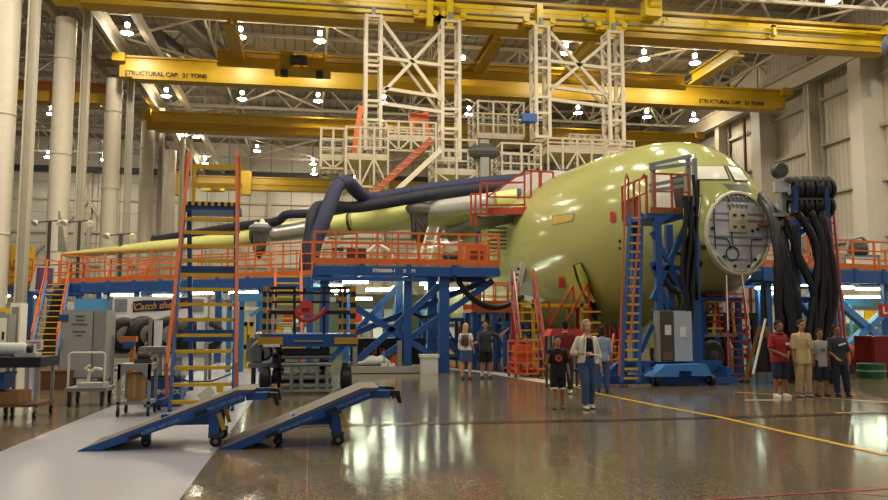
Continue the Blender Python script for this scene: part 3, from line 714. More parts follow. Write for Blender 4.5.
# --- right platform past the cable tower
A4=P(762,267,27.2);B4=P(935,274,29.5)
rp,A4,B4,d4,n4=deck('work_platform','orange-railed blue platform beyond the black cable tower',A4,B4,4.5,3.75,.5,BLU,3,1.12,8,legs=False,legm=BLU)
def onR(u,v,z): return A4.lerp(B4,u)+n4*v+Z_*z
for u in(.05,.4,.72):
    for v in(.3,4): MB().bar(onR(u,v,0),onR(u,v,3.2),.26,.26).build('leg',BLU,rp)
MB().bar(onR(.46,.3,.6),onR(.86,.3,2.95),.26,.26).build('brace',BLUL,rp); MB().bar(onR(.36,.3,2.9),onR(.76,.3,.5),.26,.26).build('brace',BLUL,rp)
MB().bar(onR(-.04,3,3),onR(.22,3,.8),.22,.22).build('brace',BLUL,rp); MB().bar(onR(.36,3,2.55),onR(1,3,2.55),.15,.3).build('cross_tie',BLUS,rp)
for i,(x0,x1,y,v,lab) in enumerate(((752,771,281,3.5,'upper fluorescent light beside the nose, under the far platform'),(757,784,288,3.2,'middle fluorescent light beside the nose, under the far platform'),(770,786,293.5,5.5,'lowest of three fluorescent lights beside the nose'),(834,852,287.5,2.0,'fluorescent light past the cable tower, near the red ladder rails'),(858,884,289,2.5,'fluorescent light past the cable tower, above the red sign'),(760,776,275.5,1.2,'fluorescent light tight under the platform edge beside the nose'),(790,812,285,4,'fluorescent light seen through the cable tower'),(846,880,297,6.5,'long fluorescent light deep under the far platform behind crossed braces'))):
    yy=28+v; a=P(x0,y,yy); b=P(x1,y,yy); b.z=a.z; tubes(lab,a,b,.4)
# --- lights below the nearest platform
for i,(x0,x1,y,Y,lab) in enumerate(((343,368,282,28.6,'fluorescent light under the nearest platform over the storage skid'),(386,413,279.5,27.6,'brightest fluorescent light under the nearest platform'),(352,372,299,38,'small fluorescent light seen far under the nearest platform'))):
    a=P(x0,y,Y); b=P(x1,y,Y); b.z=a.z; tubes(lab,a,b,.34)
for i,(x0,x1,y,Y,lab) in enumerate(((420,440,284,30,'fluorescent light under the nearest platform between its two thick legs'),(446,470,289,33,'fluorescent light past the corner of the nearest platform'),(326,342,286,33,'fluorescent light under the nearest platform behind the lift guard posts'),(366,392,290,35,'fluorescent light behind the crossed braces, second row back'))):
    a=P(x0,y,Y); b=P(x1,y,Y); b.z=a.z; t=tubes(lab,a,b,.34); MB().rod((a+b)/2+Z_*.1,(a+b)/2+Z_*.7,.03,6).build('hanger',GRY,t)
for i,(x,y,lab) in enumerate(((336,291,'round work lamp beside the guard posts of the lift'),(344,290,'round work lamp under the nearest platform, second from the lift guard'),(396,289,'round work lamp seen between crossed blue braces'))):
    p=P(x,y,34); t=T('work_lamp',lab,'lamp',p); MB().ell(p,.2,.2,.15,12,8).build('bulb',TUBE,t,True); MB().lathe(p+Z_*.12,Z_,[(0,.2),(.15,.1)],12).build('cap',GRY,t)
# --- red walkway on the inner wing, over the slat
A5=P(470,212,31.7);B5=P(541,212,30.6)
ip=T('wing_access_stand','red-railed access stand against the wing root','stand',P(505,215,31.4))
zt=P(500,211,31.4).z
MB().prism([P(470,214,31.7),P(531,212,30.8),P(546,213,32.7),P(480,215,33.8)],Z_*.12).build('floor_plate',GRNG,ip)
REDO=mat('rail_red',(176,62,31.4),.5)
MB().bar(P(486,211.5,31.5),P(528,210.5,30.8),.08,.28).build('toe_board',REDO,ip)
mb=MB()
def pb(a,b,w=.07,Ya=31.2,Yb=None): mb.bar(P(*a,Ya),P(*b,Yb or Ya),w)
for x,y0,y1 in((471,194,226),(475.5,194,226),(480.5,183,214),(487,183,214),(524.5,171,213),(531,171,213),(539.5,171,210)): pb((x,y0),(x,y1))
for a,b in(((471,194),(480.5,194)),((480.5,183),(524,182.5)),((489,197),(540,197.5)),((524.5,171),(553,172)),((487,197),(524.5,171)),((553,172),(554,186)),((554,186),(541,205)),((541,171),(541,204)),((541,204),(530,212)),((471,214),(487,214)),((480.5,205),(525,205))): pb(a,b)
mb.build('railing',REDO,ip)
MB().prism([P(470,217,31.7),P(545,214,32.0),P(478,231,31.9)],(0,.15,0)).build('gusset_panel',mat('gusset_green',(120,124,96),.5),ip)
for x in(478,512): MB().bar(P(x,216,32.9),V((P(x,216,32.9).x,32.9,0)),.2).build('leg',BLU,ip)
mb=MB()
for k in range(6): mb.bar(P(488,228+k*4,31.7),P(506,228.5+k*4,31.7),.18,.06)
mb.build('step_stack',DGRY,ip)
# ================================================================== LEFT STAIR + POSTER
st=T('access_stair','long access stair with yellow treads and orange rails climbing to the outer wing platform','stair',P(42,365,36))
foot=P(42,366,35.5); foot.z=0; head=P(58,284,40.3); head.z=3.55
stair(st,foot,head,V((1.0,0,0)),14,BLUL,YELP,ORA,1.1,tread_d=.3,str_w=.08,str_h=.3)
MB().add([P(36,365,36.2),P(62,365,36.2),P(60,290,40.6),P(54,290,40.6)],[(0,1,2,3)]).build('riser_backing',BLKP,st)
po=T('poster','purple photo poster tied to the orange rail by the stair','poster',P(42,280,41.5))
MB().add([P(36,266,41.2),P(54,267,41),P(53,292,41),P(29,291,41.5)],[(0,1,2,3)]).build('sheet',WHT,po)
pm=mat('poster_purple',(112,72,120),.5,var=.75,scale=2.2)
MB().add([P(37,267,41.1),P(53.6,268,40.9),P(52.5,287,40.9),P(35,290,41.2)],[(0,1,2,3)]).build('picture',pm,po)
# yellow-painted machine and dark blue mast on the far platform
t=T('work_fixture','dark blue mast with yellow fixture on the wing tip platform','fixture',P(16,285,44.5))
MB().bx(P(11,0,44.5).x,P(18,0,44.5).x,44.4,44.8,3.55,7.4).build('mast',BLU,t)
q=P(22,272,44.2); MB().bx(q.x-.6,q.x+.5,44,44.5,3.56,5.6).lathe((q.x,43.9,4.9),Y_,[(0,.5),(.5,.5)],12).build('fixture_body',YELP,t)
for px,Y,lab in((48,46,'slim dark task-lamp mast left of the first round column'),(78,45,'slim dark task-lamp mast right of the first round column'),(120,43.6,'dark task-lamp mast beside the second round column')):
    b=P(px,262,Y); t=T('task_light_mast',lab.replace(' left of',' just before').replace(' right of',' just past'),'lamp',V((b.x,Y,3.55)))
    top=P(px,221 if px<100 else 234,Y); MB().bx(b.x-.07,b.x+.07,Y-.07,Y+.07,3.55,top.z).build('pole',DGRY,t)
    MB().bar(top+V((-.6,0,-.1)),top+V((.6,0,.05)),.06).build('arm',DGRY,t)
    for s in(-.55,.6): MB().lathe(top+V((s,-.1,0)),V((s*.5,-.5,-.6)),[(0,.08),(.22,.2),(.25,.19)],10).build('lamp_head',WHT,t,True)
# ladder rising behind the lift to the long platform
ld=T('access_stair','steep yellow-tread stair with orange rails rising behind the scissor lift','stair',P(288,355,30))
foot=P(289,345,29.6);foot.z=0.0; head=P(288,276,31.9);head.z=3.55
stair(ld,foot,head,V((.98,0,0)),13,ORA,YELP,ORA,1.1,tread_d=.22,str_w=.1,str_h=.16,tread_t=.06)
# ================================================================== WHITE HANGING MASTS
WM=mat('mast_white',(208,197,176),.5,var=.06)
def mast_frame(lab,xl0,xl1,xr0,xr1,ytl,ytr,ybl,ybr,Y,dep=1.15):
    t=T('hanging_mast_frame',lab,'mast frame',P((xl0+xr1)/2,(ybl+ybr)/2,Y))
    for (x0,x1,yt,yb) in((xl0,xl1,ytl,ybl),(xr0,xr1,ytr,ybr)):
        a=P(x0,yt,Y);b=P(x1,yt,Y);z1=a.z;z0=P(x0,yb,Y).z; mb=MB(); w=.2
        xx=(a.x+.1,b.x-.1); yy=(Y,Y+dep)
        for x in xx:
            for y in yy: mb.bx(x-w/2,x+w/2,y-w/2,y+w/2,z0,z1)
        zs=[z0+.1,z0+(z1-z0)*.22,z0+(z1-z0)*.36,z0+(z1-z0)*.62,z0+(z1-z0)*.7,z1-.1]
        for z in zs:
            for y in yy: mb.bx(xx[0],xx[1],y-.08,y+.08,z-.08,z+.08)
            for x in xx: mb.bx(x-.07,x+.07,Y,Y+dep,z-.07,z+.07)
        for i in range(8):
            za=z0+(z1-z0)*i/8; zb=z0+(z1-z0)*(i+1)/8
            for x in xx: mb.bar((x,yy[i%2],za),(x,yy[1-i%2],zb),.1)
        mb.build('mast',WM,t)
        MB().bx((a.x+b.x)/2-.12,(a.x+b.x)/2+.12,Y+.1,Y+.35,z1-.1,z1+.55).build('suspension_pin',GRY,t)
    for f,g in((.43,.45),(.73,.75)):
        MB().bar(P(xl1,ytl+(ybl-ytl)*f*.75,Y),P(xr0,ytr+(ybr-ytr)*f*.75+1,Y),.2).build('cross_tie',WM,t)
    MB().bar(P(xl1,ytl+(ybl-ytl)*.66,Y),P(xr0,ytr+(ybr-ytr)*.66,Y),.2).build('cross_tie',WM,t)
    MB().bar(P(xl1,ytl+8,Y),P(xr0,ytr+(ybr-ytr)*.58,Y),.2).build('brace',WM,t); MB().bar(P(xl1,ytl+24,Y+dep),P(xr0,ytr+(ybr-ytr)*.68,Y+dep),.17).build('brace',WM,t)
    MB().bar(P(xr0,ytr+12,Y),P(xl1,ytl+(ybl-ytl)*.58,Y),.2).build('brace',WM,t)
    return t
mast_frame('white hanging mast frame with crossed braces, the one over the orange stairs',365,383,441,461,14,19,150,160,47.6)
mast_frame('white hanging mast frame with crossed braces, the one over the cockpit side',534,550,607,623,24.5,30,138,146,47.6)
# ================================================================== WHITE WORK BASKETS OVER THE WING
def basket(lab,x0,x1,yt,yd,yb,Y,dep,nx=3,mesh=False,brace=1,m=None,low=True):
    """railed basket: yt rail top, yd deck, yb lowest under-frame, all picture rows at depth Y"""
    m=m or mat('basket_beige',(186,174,152),.5)
    a=P(x0,yd,Y);b=P(x1,yd,Y); zd=a.z; zt=P(x0,yt,Y).z; zb=P(x0,yb,Y).z; t=T('hanging_work_basket',lab,'work basket',V(((a.x+b.x)/2,Y,zb)))
    MB().bx(a.x,b.x,Y,Y+dep,zd-.12,zd).build('floor_plate',m,t)
    for y in(Y,Y+dep): railing(t,[(a.x,y,zd),(b.x,y,zd)],zt-zd,m,nx,.11,(.35,.65),.22)
    for x in(a.x,b.x): railing(t,[(x,Y,zd),(x,Y+dep,zd)],zt-zd,m,2,.1,(.35,.65),.2)
    if low:
        mb=MB()
        for i in range(nx):
            xa=a.x+(b.x-a.x)*i/nx; xb=a.x+(b.x-a.x)*(i+1)/nx
            for y in(Y,Y+dep):
                mb.bar((xa,y,zd),(xb,y,zb),.1) if i%2==0 else mb.bar((xb,y,zd),(xa,y,zb),.1)
        for i in range(nx+1):
            xa=a.x+(b.x-a.x)*i/nx
            for y in(Y,Y+dep): mb.bar((xa,y,zb),(xa,y,zd),.12)
        for y in(Y,Y+dep): mb.bar((a.x,y,zb),(b.x,y,zb),.12)
        for x in(a.x,b.x): mb.bar((x,Y,zb),(x,Y+dep,zb),.12)
        mb.build('under_frame',m,t)
    if mesh:
        mm=[MB(),MB()]
        for k in range(int((b.x-a.x)/.22)): x=a.x+.22*k; mm[0].bx(x,x+.03,Y+dep-.02,Y+dep,zd,zt)
        for k in range(int((zt-zd)/.25)): z=zd+.25*k; mm[0].bx(a.x,b.x,Y+dep-.02,Y+dep,z,z+.03)
        mm[0].build('mesh_screen',GRY,t)
    return t
basket('leftmost white work basket with mesh sides, hanging out beyond the wing'.replace('leftmost ','outermost '),321,345,128,158,168,46,3,2,True)
basket('white work basket under the first mast of the frame above the orange stairs',346,388,127,157,186,45,3,3,False)
basket('white railed walkway between the two masts above the orange stair flight',386,436,121,138,150,46.5,2,4,False)
basket('white work basket under the second mast, right above the navy ducts'.replace('right ','directly '),436,477,139,172,186,45,2.6,2,True)
basket('white work basket beside the grey telescopic post, below the second frame',502,541,143,174,188,45,2.6,2,True)
basket('tall pale mesh cage behind the grey telescopic post',478,524,101,136,142,50,3,3,True,low=False)
basket('white railed lattice deck ending above the fuselage crown',548,634,138,150,174,46,3,6,False)
mb_t=T('hanging_work_basket','small white railed perch at the far end of the lattice deck','work basket',P(626,160,45)); 
a=P(608,150,45);b=P(628,172,45); railing(mb_t,[a-Z_*1.6,V((b.x,45,a.z-1.6))],1.5,WM,2,.1,(.5,),.15); MB().bx(a.x,b.x,45,47,a.z-1.75,a.z-1.6).build('floor_plate',WM,mb_t)
tp=T('telescopic_post','grey telescopic post with dark drum between two white baskets','post',P(484,176,44.5))
q=P(484.5,150,44.5); zb=P(484,180,44.5).z; MB().bx(q.x-.25,q.x+.25,44.4,44.9,zb,q.z+.6).build('inner_tube',GRY,tp); MB().bx(q.x-.35,q.x+.35,44.3,45,q.z-.2,q.z+.35).build('outer_tube',DGRY,tp)
MB().lathe((q.x-.9,44.6,q.z-.1),X_,[(0,.25),(.3,.4),(1.5,.4),(1.8,.2)],12).build('drum',DGRY,tp)
bs=T('blue_hoist_box','small blue hoist box beside the foot of the second mast frame','hoist',P(531,118,47)); q=P(530,118,46.9); MB().bx(q.x-.55,q.x+.4,46.7,47.3,q.z-.25,q.z+.25).build('body',BLU,bs); MB().rod(q+V((-.7,.1,.1)),q+V((-.5,.1,.1)),.15,10).build('motor',DGRY,bs)
# orange stair flight among the baskets
os_=T('orange_stair_flight','broad orange stair flight climbing diagonally among the white baskets','stair',P(368,196,44))
a=P(360,205,44.2);b=P(432,139,44.2)
for k,(o,w) in enumerate(((0,.36),(1.0,.36))):
    MB().bar(a+Y_*o,b+Y_*o,.12,w).build('stringer',mat('stair_burnt_orange',(176,76,36),.55),os_)
MB().bar(a+V((.5,-.15,-.62)),b+V((.5,-.15,-.62)),.14,.28).build('white_handrail',WM,os_)
for i in range(12): p=a.lerp(b,(i+.5)/12); MB().bx(p.x-.2,p.x+.2,44.1,45.1,p.z-.05,p.z+.02).build('tread',GRY,os_)
MB().bar(P(353,158,46.4),P(361,106,46.4),.3,.3).build('upper_post',ORA,os_)
mb=MB(); mb.bar(P(409,118,48.5),P(428,118,48.5),.5); mb.bar(P(412,118,48.5),P(412,140,48.5),.3); mb.bar(P(426,108,48.5),P(426,140,48.5),.3); mb.build('upper_frame',ORA,os_)
# pale mesh stair tower under first mast
sm=T('mesh_stair_tower','pale mesh-sided stair tower directly under the first mast','stair',P(367,178,47))
mb=MB(); q0=P(358,176,48.6);q1=P(383,124,48.6); lattice(mb,q0.x,q1.x,48.6,50,q0.z,q1.z,5,8,.1); mb.build('frame',mat('mesh_pale',(190,180,160),.6),sm)
# fan-like tube cluster of the lattice deck: dense white truss
tt=T('tube_truss','dense pale tube truss hanging under the lattice deck','truss',P(588,160,47.2)); q0=P(570,178,49.3);q1=P(616,136,49.3); mb=MB(); lattice(mb,q0.x,q1.x,49.3,50.6,q0.z,q1.z,6,4,.09); mb.build('frame',mat('mesh_pale',(190,180,160)),tt)
# ================================================================== TALL ROLLING STAIR
rs_=T('rolling_stair','very tall rolling stair with yellow treads between orange and blue side rails','stair',G(204,408))
f0=G(204,409); f0.y=15.2; hd=P(211,208,17.2); foot=V((f0.x,15.2,.0)); head=V((hd.x,17.25,4.05))
W=1.1
for sd in(-1,1):
    o=X_*(sd*W/2)
    MB().bar(foot+o,head+o,.06,.2).build('stringer',BLU,rs_)
    a=foot+o*1.1+Z_*.85-Y_*.12; b=P(190 if sd<0 else 237,150,17.4)
    mb=MB(); mb.bar(a,b,.055); mb.bar(foot+o*1.1+Z_*.25,a,.055); 
    for t_ in(.3,.6,.85): p=(foot+o*1.05).lerp(head+o*1.05,t_); q=a.lerp(b,t_); mb.bar(p,q,.04)
    mb.bar(V((head.x,head.y,4.05))+o*.98,V((head.x,head.y,5.1))+o*.98,.06)
    mb.build('handrail',ORA,rs_)
    MB().bar(V((head.x+sd*W*.44,18.6,.12)),V((head.x+sd*W*.44,17.5,4.0)),.09).build('leg',BLU,rs_)
    MB().bar(V((head.x+sd*W*.5,15.2,.16)),V((head.x+sd*W*.5,18.7,.16)),.08,.1).build('base_rail',BLU,rs_)
    for y in(15.5,18.5): wheel(rs_,(head.x+sd*W*.56,y,.1),X_,.1,.06)
ty=[400,383,365,349,333,317,301,287,272,258,244,230,216]
for i,y in enumerate(ty):
    t_=(i+.55)/13.6; c=foot.lerp(head,t_); MB().box(c,W-.06,.2,.06).build('tread',YELP,rs_)
MB().bx(head.x-W/2,head.x+W/2,17.2,18.2,3.95,4.1).build('platform',BLU,rs_)
mb=MB(); 
for k in range(16):
    mb.mi=k%2; x=head.x-W/2+.02+(W-.04)*k/16; mb.bx(x,x+(W-.04)/16,17.17,17.2,4.04,4.12)
mb.build('hazard_edge',[YELP,BLKP],rs_)
for z in(4.58,5.0): MB().bx(head.x-W/2,head.x+W/2,18.1,18.16,z,z+.1).build('guard_bar',YELP,rs_)
MB().bx(head.x-W/2+.03,head.x-W/2+.1,18.08,18.16,4.1,5.1).bx(head.x+W/2-.1,head.x+W/2-.03,18.08,18.16,4.1,5.1).build('guard_post',YELP,rs_)
MB().bx(head.x-W/2,head.x+W/2,16.9,17.0,2.6,2.75).build('cross_member',BLU,rs_); MB().bx(head.x-W/2,head.x+W/2,17.6,17.7,1.2,1.45).build('cross_member',BLU,rs_)
q=P(206,394,15.0); MB().box(q,.28,.03,.16,ax=(V((.8,0,.6)),Y_,V((-.6,0,.8)))).build('paper_tag',mat('tag_paper',(214,206,176),.8),rs_)
mb=MB(); mb.tube([P(172,375,15.2),P(190,382,15.1),P(212,381,15.1),P(231,374,15.2)],.015,6); mb.build('chain',DGRY,rs_)
MB().bx(q.x+.18,q.x+.3,14.99,15.03,q.z+.02,q.z+.2).build('yellow_tag',YELP,rs_)
# ================================================================== LOADING RAMPS
RTOP=mat('ramp_tread',(112,104,94),.6,var=.25,scale=14)
def ramp(lab,x0,x1,hx,Y,ztop,dep,txt):
    """wedge from a floor lip at x0 to a raised end at x1"""
    t=T('loading_ramp',lab,'ramp',((x0+x1)/2,Y,0)); th=.13; y0,y1=Y,Y+dep
    d=V((x1-x0,0,ztop)).normalized(); n=V((-d.z,0,d.x))
    MB().prism([(x0,y0,.0),(x0+.25,y0,.0),(x1,y0,ztop-th),(x1,y0,ztop),(x0+.03,y0,.02)],Y_*.05).build('side_beam',BLU,t)
    MB().prism([(x0,y1-.05,.0),(x0+.25,y1-.05,.0),(x1,y1-.05,ztop-th),(x1,y1-.05,ztop),(x0+.03,y1-.05,.02)],Y_*.05).build('side_beam',BLU,t)
    MB().prism([(x0+.02,y0+.03,.012),(x0+.1,y0+.03,.0),(x1,y0+.03,ztop-.05),(x1+.12,y0+.03,ztop+.015),(x1-.1,y0+.03,ztop+.012)],Y_*(dep-.06)).build('tread_plate',RTOP,t)
    for k in(.33,.72): c=V((x0,y0,0))+d*((x1-x0)*k/d.x)-n*.07; MB().box(c-Y_*.005,.16,.03,.055,ax=(d,Y_,n)).build('forklift_slot',BLKP,t)
    for k,s_ in((.47,txt[0]),(.87,txt[1])): c=V((x0,y0-.005,0))+d*((x1-x0)*k/d.x)-n*.06; text(s_,c,d,n,.05,mat('faded_lettering',(150,170,200),.6),t)
    for yy in(y0+.12,y1-.2):
        MB().bx(x1,x1+.27,yy,yy+.1,ztop-.13,ztop-.03).build('fork_arm',BLU,t)
        MB().prism([(x1+.27,yy,ztop-.03),(x1+.4,yy,ztop-.04),(x1+.43,yy,ztop-.2),(x1+.38,yy,ztop-.2),(x1+.34,yy,ztop-.1),(x1+.27,yy,ztop-.11)],Y_*.09).build('hook',BLKP,t)
    hz=ztop*(hx-x0)/(x1-x0)-th
    MB().bx(x0+(x1-x0)*.47,hx+.05,y0+.25,y0+.38,hz-.16,hz-.02).build('axle_beam',BLU,t)
    for yy in(y0+.08,y1-.2):
        MB().bx(hx-.02,hx+.1,yy,yy+.1,.16,hz+.06).build('leg',BLU,t); MB().bar((hx+.1,yy+.02,hz),(hx+.17,yy+.02,.22),.05).build('jack_strut',YELP,t)
        wheel(t,(hx+.07,yy+.05,.075),Y_,.075,.06); MB().bx(hx-.02,hx+.14,yy-.01,yy+.11,.12,.17).build('caster_plate',DGRY,t)
    xm=x0+(x1-x0)*.38; wheel(t,(xm,y0+.3,.06),Y_,.06,.06,'roller'); MB().bx(xm-.05,xm+.05,y0+.24,y0+.36,.06,.2).build('roller_bracket',BLKP,t)
    return t
a=G(76,452);b=P(245,391,a.y); ramp('blue loading ramp with grey tread lying on the white walkway',a.x,b.x,P(209,440,a.y).x,a.y,b.z,1.05,('CAUTION  KEEP CLEAR','MAX LOAD 5000 LBS'))
a=G(219,450);b=P(370,389,a.y); ramp('blue loading ramp with grey tread standing on the bare brown floor',a.x,b.x,P(333,440,a.y).x,a.y,b.z,1.05,('CAUTION  KEEP CLEAR','MAX LOAD 5000 LBS'))
# ================================================================== SCISSOR LIFT
lf=T('scissor_lift','blue scissor lift with black and yellow striped guard posts and a red box','lift',G(308,392))
LY=G(308,394).y; 
def L(px,py,dy=0): return P(px,py,LY+dy)
a=L(260,347);b=L(357,334); MB().bx(a.x,b.x,LY,LY+3.4,a.z,b.z).build('platform',BLU,lf)
a=L(258,345);b=L(283,337); MB().bx(a.x,b.x,LY-.05,LY,a.z,b.z).build('yellow_plate',mat('plate_amber',(190,146,40),.5),lf)
a=L(334,344);b=L(358,337.5); MB().bx(a.x,b.x,LY-.05,LY,a.z,b.z).build('yellow_plate',mat('plate_amber',(190,146,40),.5),lf)
a=L(294,342);b=L(323,340); MB().bx(a.x,b.x,LY-.03,LY,a.z,b.z).build('name_strip',GRY,lf)
a=L(263,347);b=L(280,343.5); MB().bx(a.x,b.x,LY-.06,LY-.05,a.z,b.z-.01).build('data_plate',WHT,lf)
def hazpost(px0,px1,dy):
    mb=MB(); a=L(px0,335,dy);b=L(px1,286,dy); n=9
    for k in range(n):
        mb.mi=k%2; z0=a.z+(b.z-a.z)*k/n; z1=a.z+(b.z-a.z)*(k+1)/n; zz=(z0,z0+(z1-z0)*1.0)
        mb.bx(a.x,b.x,LY+dy,LY+dy+.14,*zz)
    mb.build('guard_post',[mat('hazard_amber',(196,130,24),.5),BLKP],lf)
for x0,x1,dy in((262,267,.02),(268,272,.5),(350,356,.02),(343,347,.5),(338.5,342,2.8),(274,277,2.8)): hazpost(x0,x1,dy)
for y,x0,x1,dy,w in((288,270,296,.1,.07),(288,322,350,.1,.07),(293,268,350,.5,.06),(302,270,342,2.8,.06),(312.5,270,296,.1,.09),(312.5,322,350,.1,.09)):
    MB().bar(L(x0,y,dy),L(x1,y,dy),w).build('guard_rail',BLKP,lf)
for x in(294.5,324): MB().bar(L(x,335,.1),L(x,289,.1),.06).build('guard_upright',BLKP,lf)
a=L(299.5,315.5,-.1);b=L(313,301,-.1); rb=MB().prism([(a.x,LY-.2,a.z),(b.x,LY-.2,a.z),(b.x,LY-.2,b.z-.06),(b.x-.05,LY-.2,b.z),(a.x+.05,LY-.2,b.z),(a.x,LY-.2,b.z-.06)],Y_*.28).build('red_box',mat('box_red',(214,74,56),.45),lf)
text('FST',((a.x+b.x)/2,LY-.205,a.z+.12),X_,Z_,.11,mat('dark_red',(90,14,12)),rb,bold=.004)
MB().bx(b.x+.01,b.x+.13,LY-.1,LY+.1,a.z+.05,b.z-.06).build('control_panel',mat('panel_green',(168,190,140),.5),lf)
mb=MB(); mb.tube([L(296,309,-.1),L(297,316,-.15),L(302,320,-.15),L(307,321,-.15),L(314,319,-.15),L(322,313,-.1),L(326,308,-.1)],.05,8); mb.build('red_hose',RED,lf,True)
a=L(330,302,.0);b=L(336,297,.0); MB().bx(a.x,b.x,LY+.1,LY+.2,a.z,b.z).build('notice',WHT,lf)
# scissor arms and chassis
z0=.42;z1=L(300,347).z; xa=L(281,0).x;xb=L(332,0).x
for s_ in(0,1):
    x=xa if s_==0 else xb-.1
    for k in range(2):
        za=z0+(z1-z0)*k/2; zb=z0+(z1-z0)*(k+1)/2
        MB().bar((x,LY+.3,za),(x,LY+3,zb-.05),.09,.14).build('scissor_arm',BLKP,lf); MB().bar((x+.1,LY+3,za),(x+.1,LY+.3,zb-.05),.09,.14).build('scissor_arm',BLKP,lf)
for py in(357,365,378.5,388): p=L(281,py); q=L(332,py); MB().rod((p.x,LY+.28,p.z),(q.x,LY+.28,p.z),.055,10).build('pivot_shaft',CHR if py<370 else GRY,lf,True)
for px in(291,301,317,327): a=L(px,392);b=L(px,367); MB().bx(a.x-.04,a.x+.04,LY+.18,LY+.24,a.z,b.z).build('link_plate',GRY,lf)
a=L(300,370);b=L(318,366.5); MB().bx(a.x,b.x,LY+.16,LY+.22,a.z,b.z).build('link_plate',GRY,lf)
a=L(274,399);b=L(335,389); MB().bx(a.x,b.x,LY-.05,LY+.1,max(a.z,.05),b.z).build('front_bumper',mat('bumper_beige',(150,146,132),.5),lf)
MB().bx(xa-.1,xb+.1,LY+.5,LY+3.2,.2,.34).build('chassis',BLKP,lf)
a=L(283,352);b=L(330,347.5); MB().bx(a.x,b.x,LY+.1,LY+.2,a.z-.05,b.z-.02).build('cylinder_cover',BLKP,lf)
for px in(265,346):
    for dy in(.35,2.7): c=L(px,385,dy); wheel(lf,(c.x,LY+dy,.3),X_,.3,.24,'wheel')
# heap of grey machinery on a trolley just beside the lift
tj=T('pump_trolley','grey pump trolley crammed with pipes beside the scissor lift','trolley',G(266,391))
c=P(268,372,19.6); mb=MB().bx(c.x-.45,c.x+.35,19.4,20.3,.55,.65); mb.build('deck',GRY,tj)
for dx,dz,r,ax in((-.3,.82,.16,X_),(.0,.9,.2,Y_),(.2,.78,.13,X_),(-.1,1.1,.12,Z_)): MB().lathe(V((c.x+dx-.1,19.6,dz)),ax,[(0,r*.7),(.05,r),(.25,r),(.3,r*.6)],12).build('pump',CHR if dz>.85 else DGRY,tj,True)
mb=MB(); mb.tube([(c.x-.4,19.5,.66),(c.x-.45,19.45,1.0),(c.x-.2,19.4,1.2),(c.x+.1,19.5,1.1),(c.x+.3,19.5,.7)],.04,8); mb.build('pipe',WHT,tj,True)
MB().bx(c.x-.5,c.x-.15,19.4,19.45,.7,1.25).build('side_panel',GRY,tj)
for dx in(-.35,.25):
    for y in(19.5,20.2): MB().bx(c.x+dx-.03,c.x+dx+.03,y-.03,y+.03,.15,.55).build('leg',DGRY,tj); wheel(tj,(c.x+dx,y,.08),X_,.08,.05)
# ================================================================== LEFT FOREGROUND FURNITURE
cab=T('steel_cabinet','tall grey steel cabinet with faint lettering on its door','cabinet',G(82,384))
CY=21.2; a=P(58,383,CY);b=P(94,310,CY); D=1.0; e=P(106,311,CY+.6)
zb_=.22; MB().bx(a.x,b.x+.3,CY+.03,CY+D,zb_,b.z).build('body',mat('cabinet_grey',(150,150,146),.42),cab)
dr=MB().bx(a.x+.02,b.x-.02,CY-.01,CY+.03,zb_+.04,b.z-.03).build('door',mat('cabinet_door_grey',(168,168,164),.4),cab)
MB().bx(b.x+.02,b.x+.3,CY-.01,CY+.03,zb_+.04,b.z-.03).build('door',mat('cabinet_grey',(150,150,146)),cab)
MB().bx(a.x+.04,a.x+.07,CY-.06,CY-.01,zb_+.7,zb_+1.0).build('door_handle',CHR,dr)
for k,s_ in enumerate(('MISSION','TOOLS','AUTHORIZED','PERSONNEL','ONLY')): text(s_,(a.x+.45,CY-.02,b.z-.16-.1*k-(.08 if k>2 else 0)),X_,Z_,.06,DGRY,dr)
for x in(a.x+.05,b.x+.2):
    for y in(CY+.1,CY+D-.1): MB().bx(x,x+.07,y-.04,y+.04,0,zb_).build('foot',DGRY,cab)
MB().bx(a.x-.05,a.x+.18,CY-.04,CY,b.z-.28,b.z-.12).build('blue_sign',BLU,cab)
# push cart with hoop handle
def zfloor(px,py): return G(px,py)
pc=T('platform_cart','grey platform cart with white hoop handle standing before the steel cabinet','cart',G(90,405))
y0=G(67,407).y; a=P(64,392,y0);b=P(106,388,y0); MB().bx(a.x,b.x,y0,y0+.75,a.z,a.z+.07).build('deck',GRY,pc)
top=P(66,353,y0); mb=MB(); mb.tube([(a.x+.05,y0+.05,a.z),(a.x+.05,y0+.05,top.z-.03),(a.x+.09,y0+.05,top.z),(b.x-.09,y0+.05,top.z),(b.x-.05,y0+.05,top.z-.03),(b.x-.05,y0+.05,a.z)],.022,8); mb.build('handle',WHT,pc,True)
for x in(a.x+.08,b.x-.08):
    for yy in(y0+.08,y0+.66): wheel(pc,(x,yy,.085),X_,.085,.05); MB().bx(x-.035,x+.035,yy-.03,yy+.03,.1,a.z).build('fork',DGRY,pc)
fx=T('clamp_fixture','small pale clamp fixture lying on the platform cart','fixture',(a.x+.35,y0+.3,a.z+.07)); c=V((a.x+.4,y0+.3,a.z+.07))
MB().bx(c.x-.22,c.x+.3,c.y-.12,c.y+.2,c.z,c.z+.08).build('base',mat('fixture_pale',(196,192,182),.5),fx); mb=MB(); mb.tube([c+V((-.05,0,.08)),c+V((-.03,0,.28)),c+V((.08,0,.36)),c+V((.2,0,.33))],.03,8); mb.tube([c+V((.0,0,.3)),c+V((-.12,0,.36)),c+V((-.02,0,.42))],.025,8); mb.build('clamp_arm',WHT,fx,True)
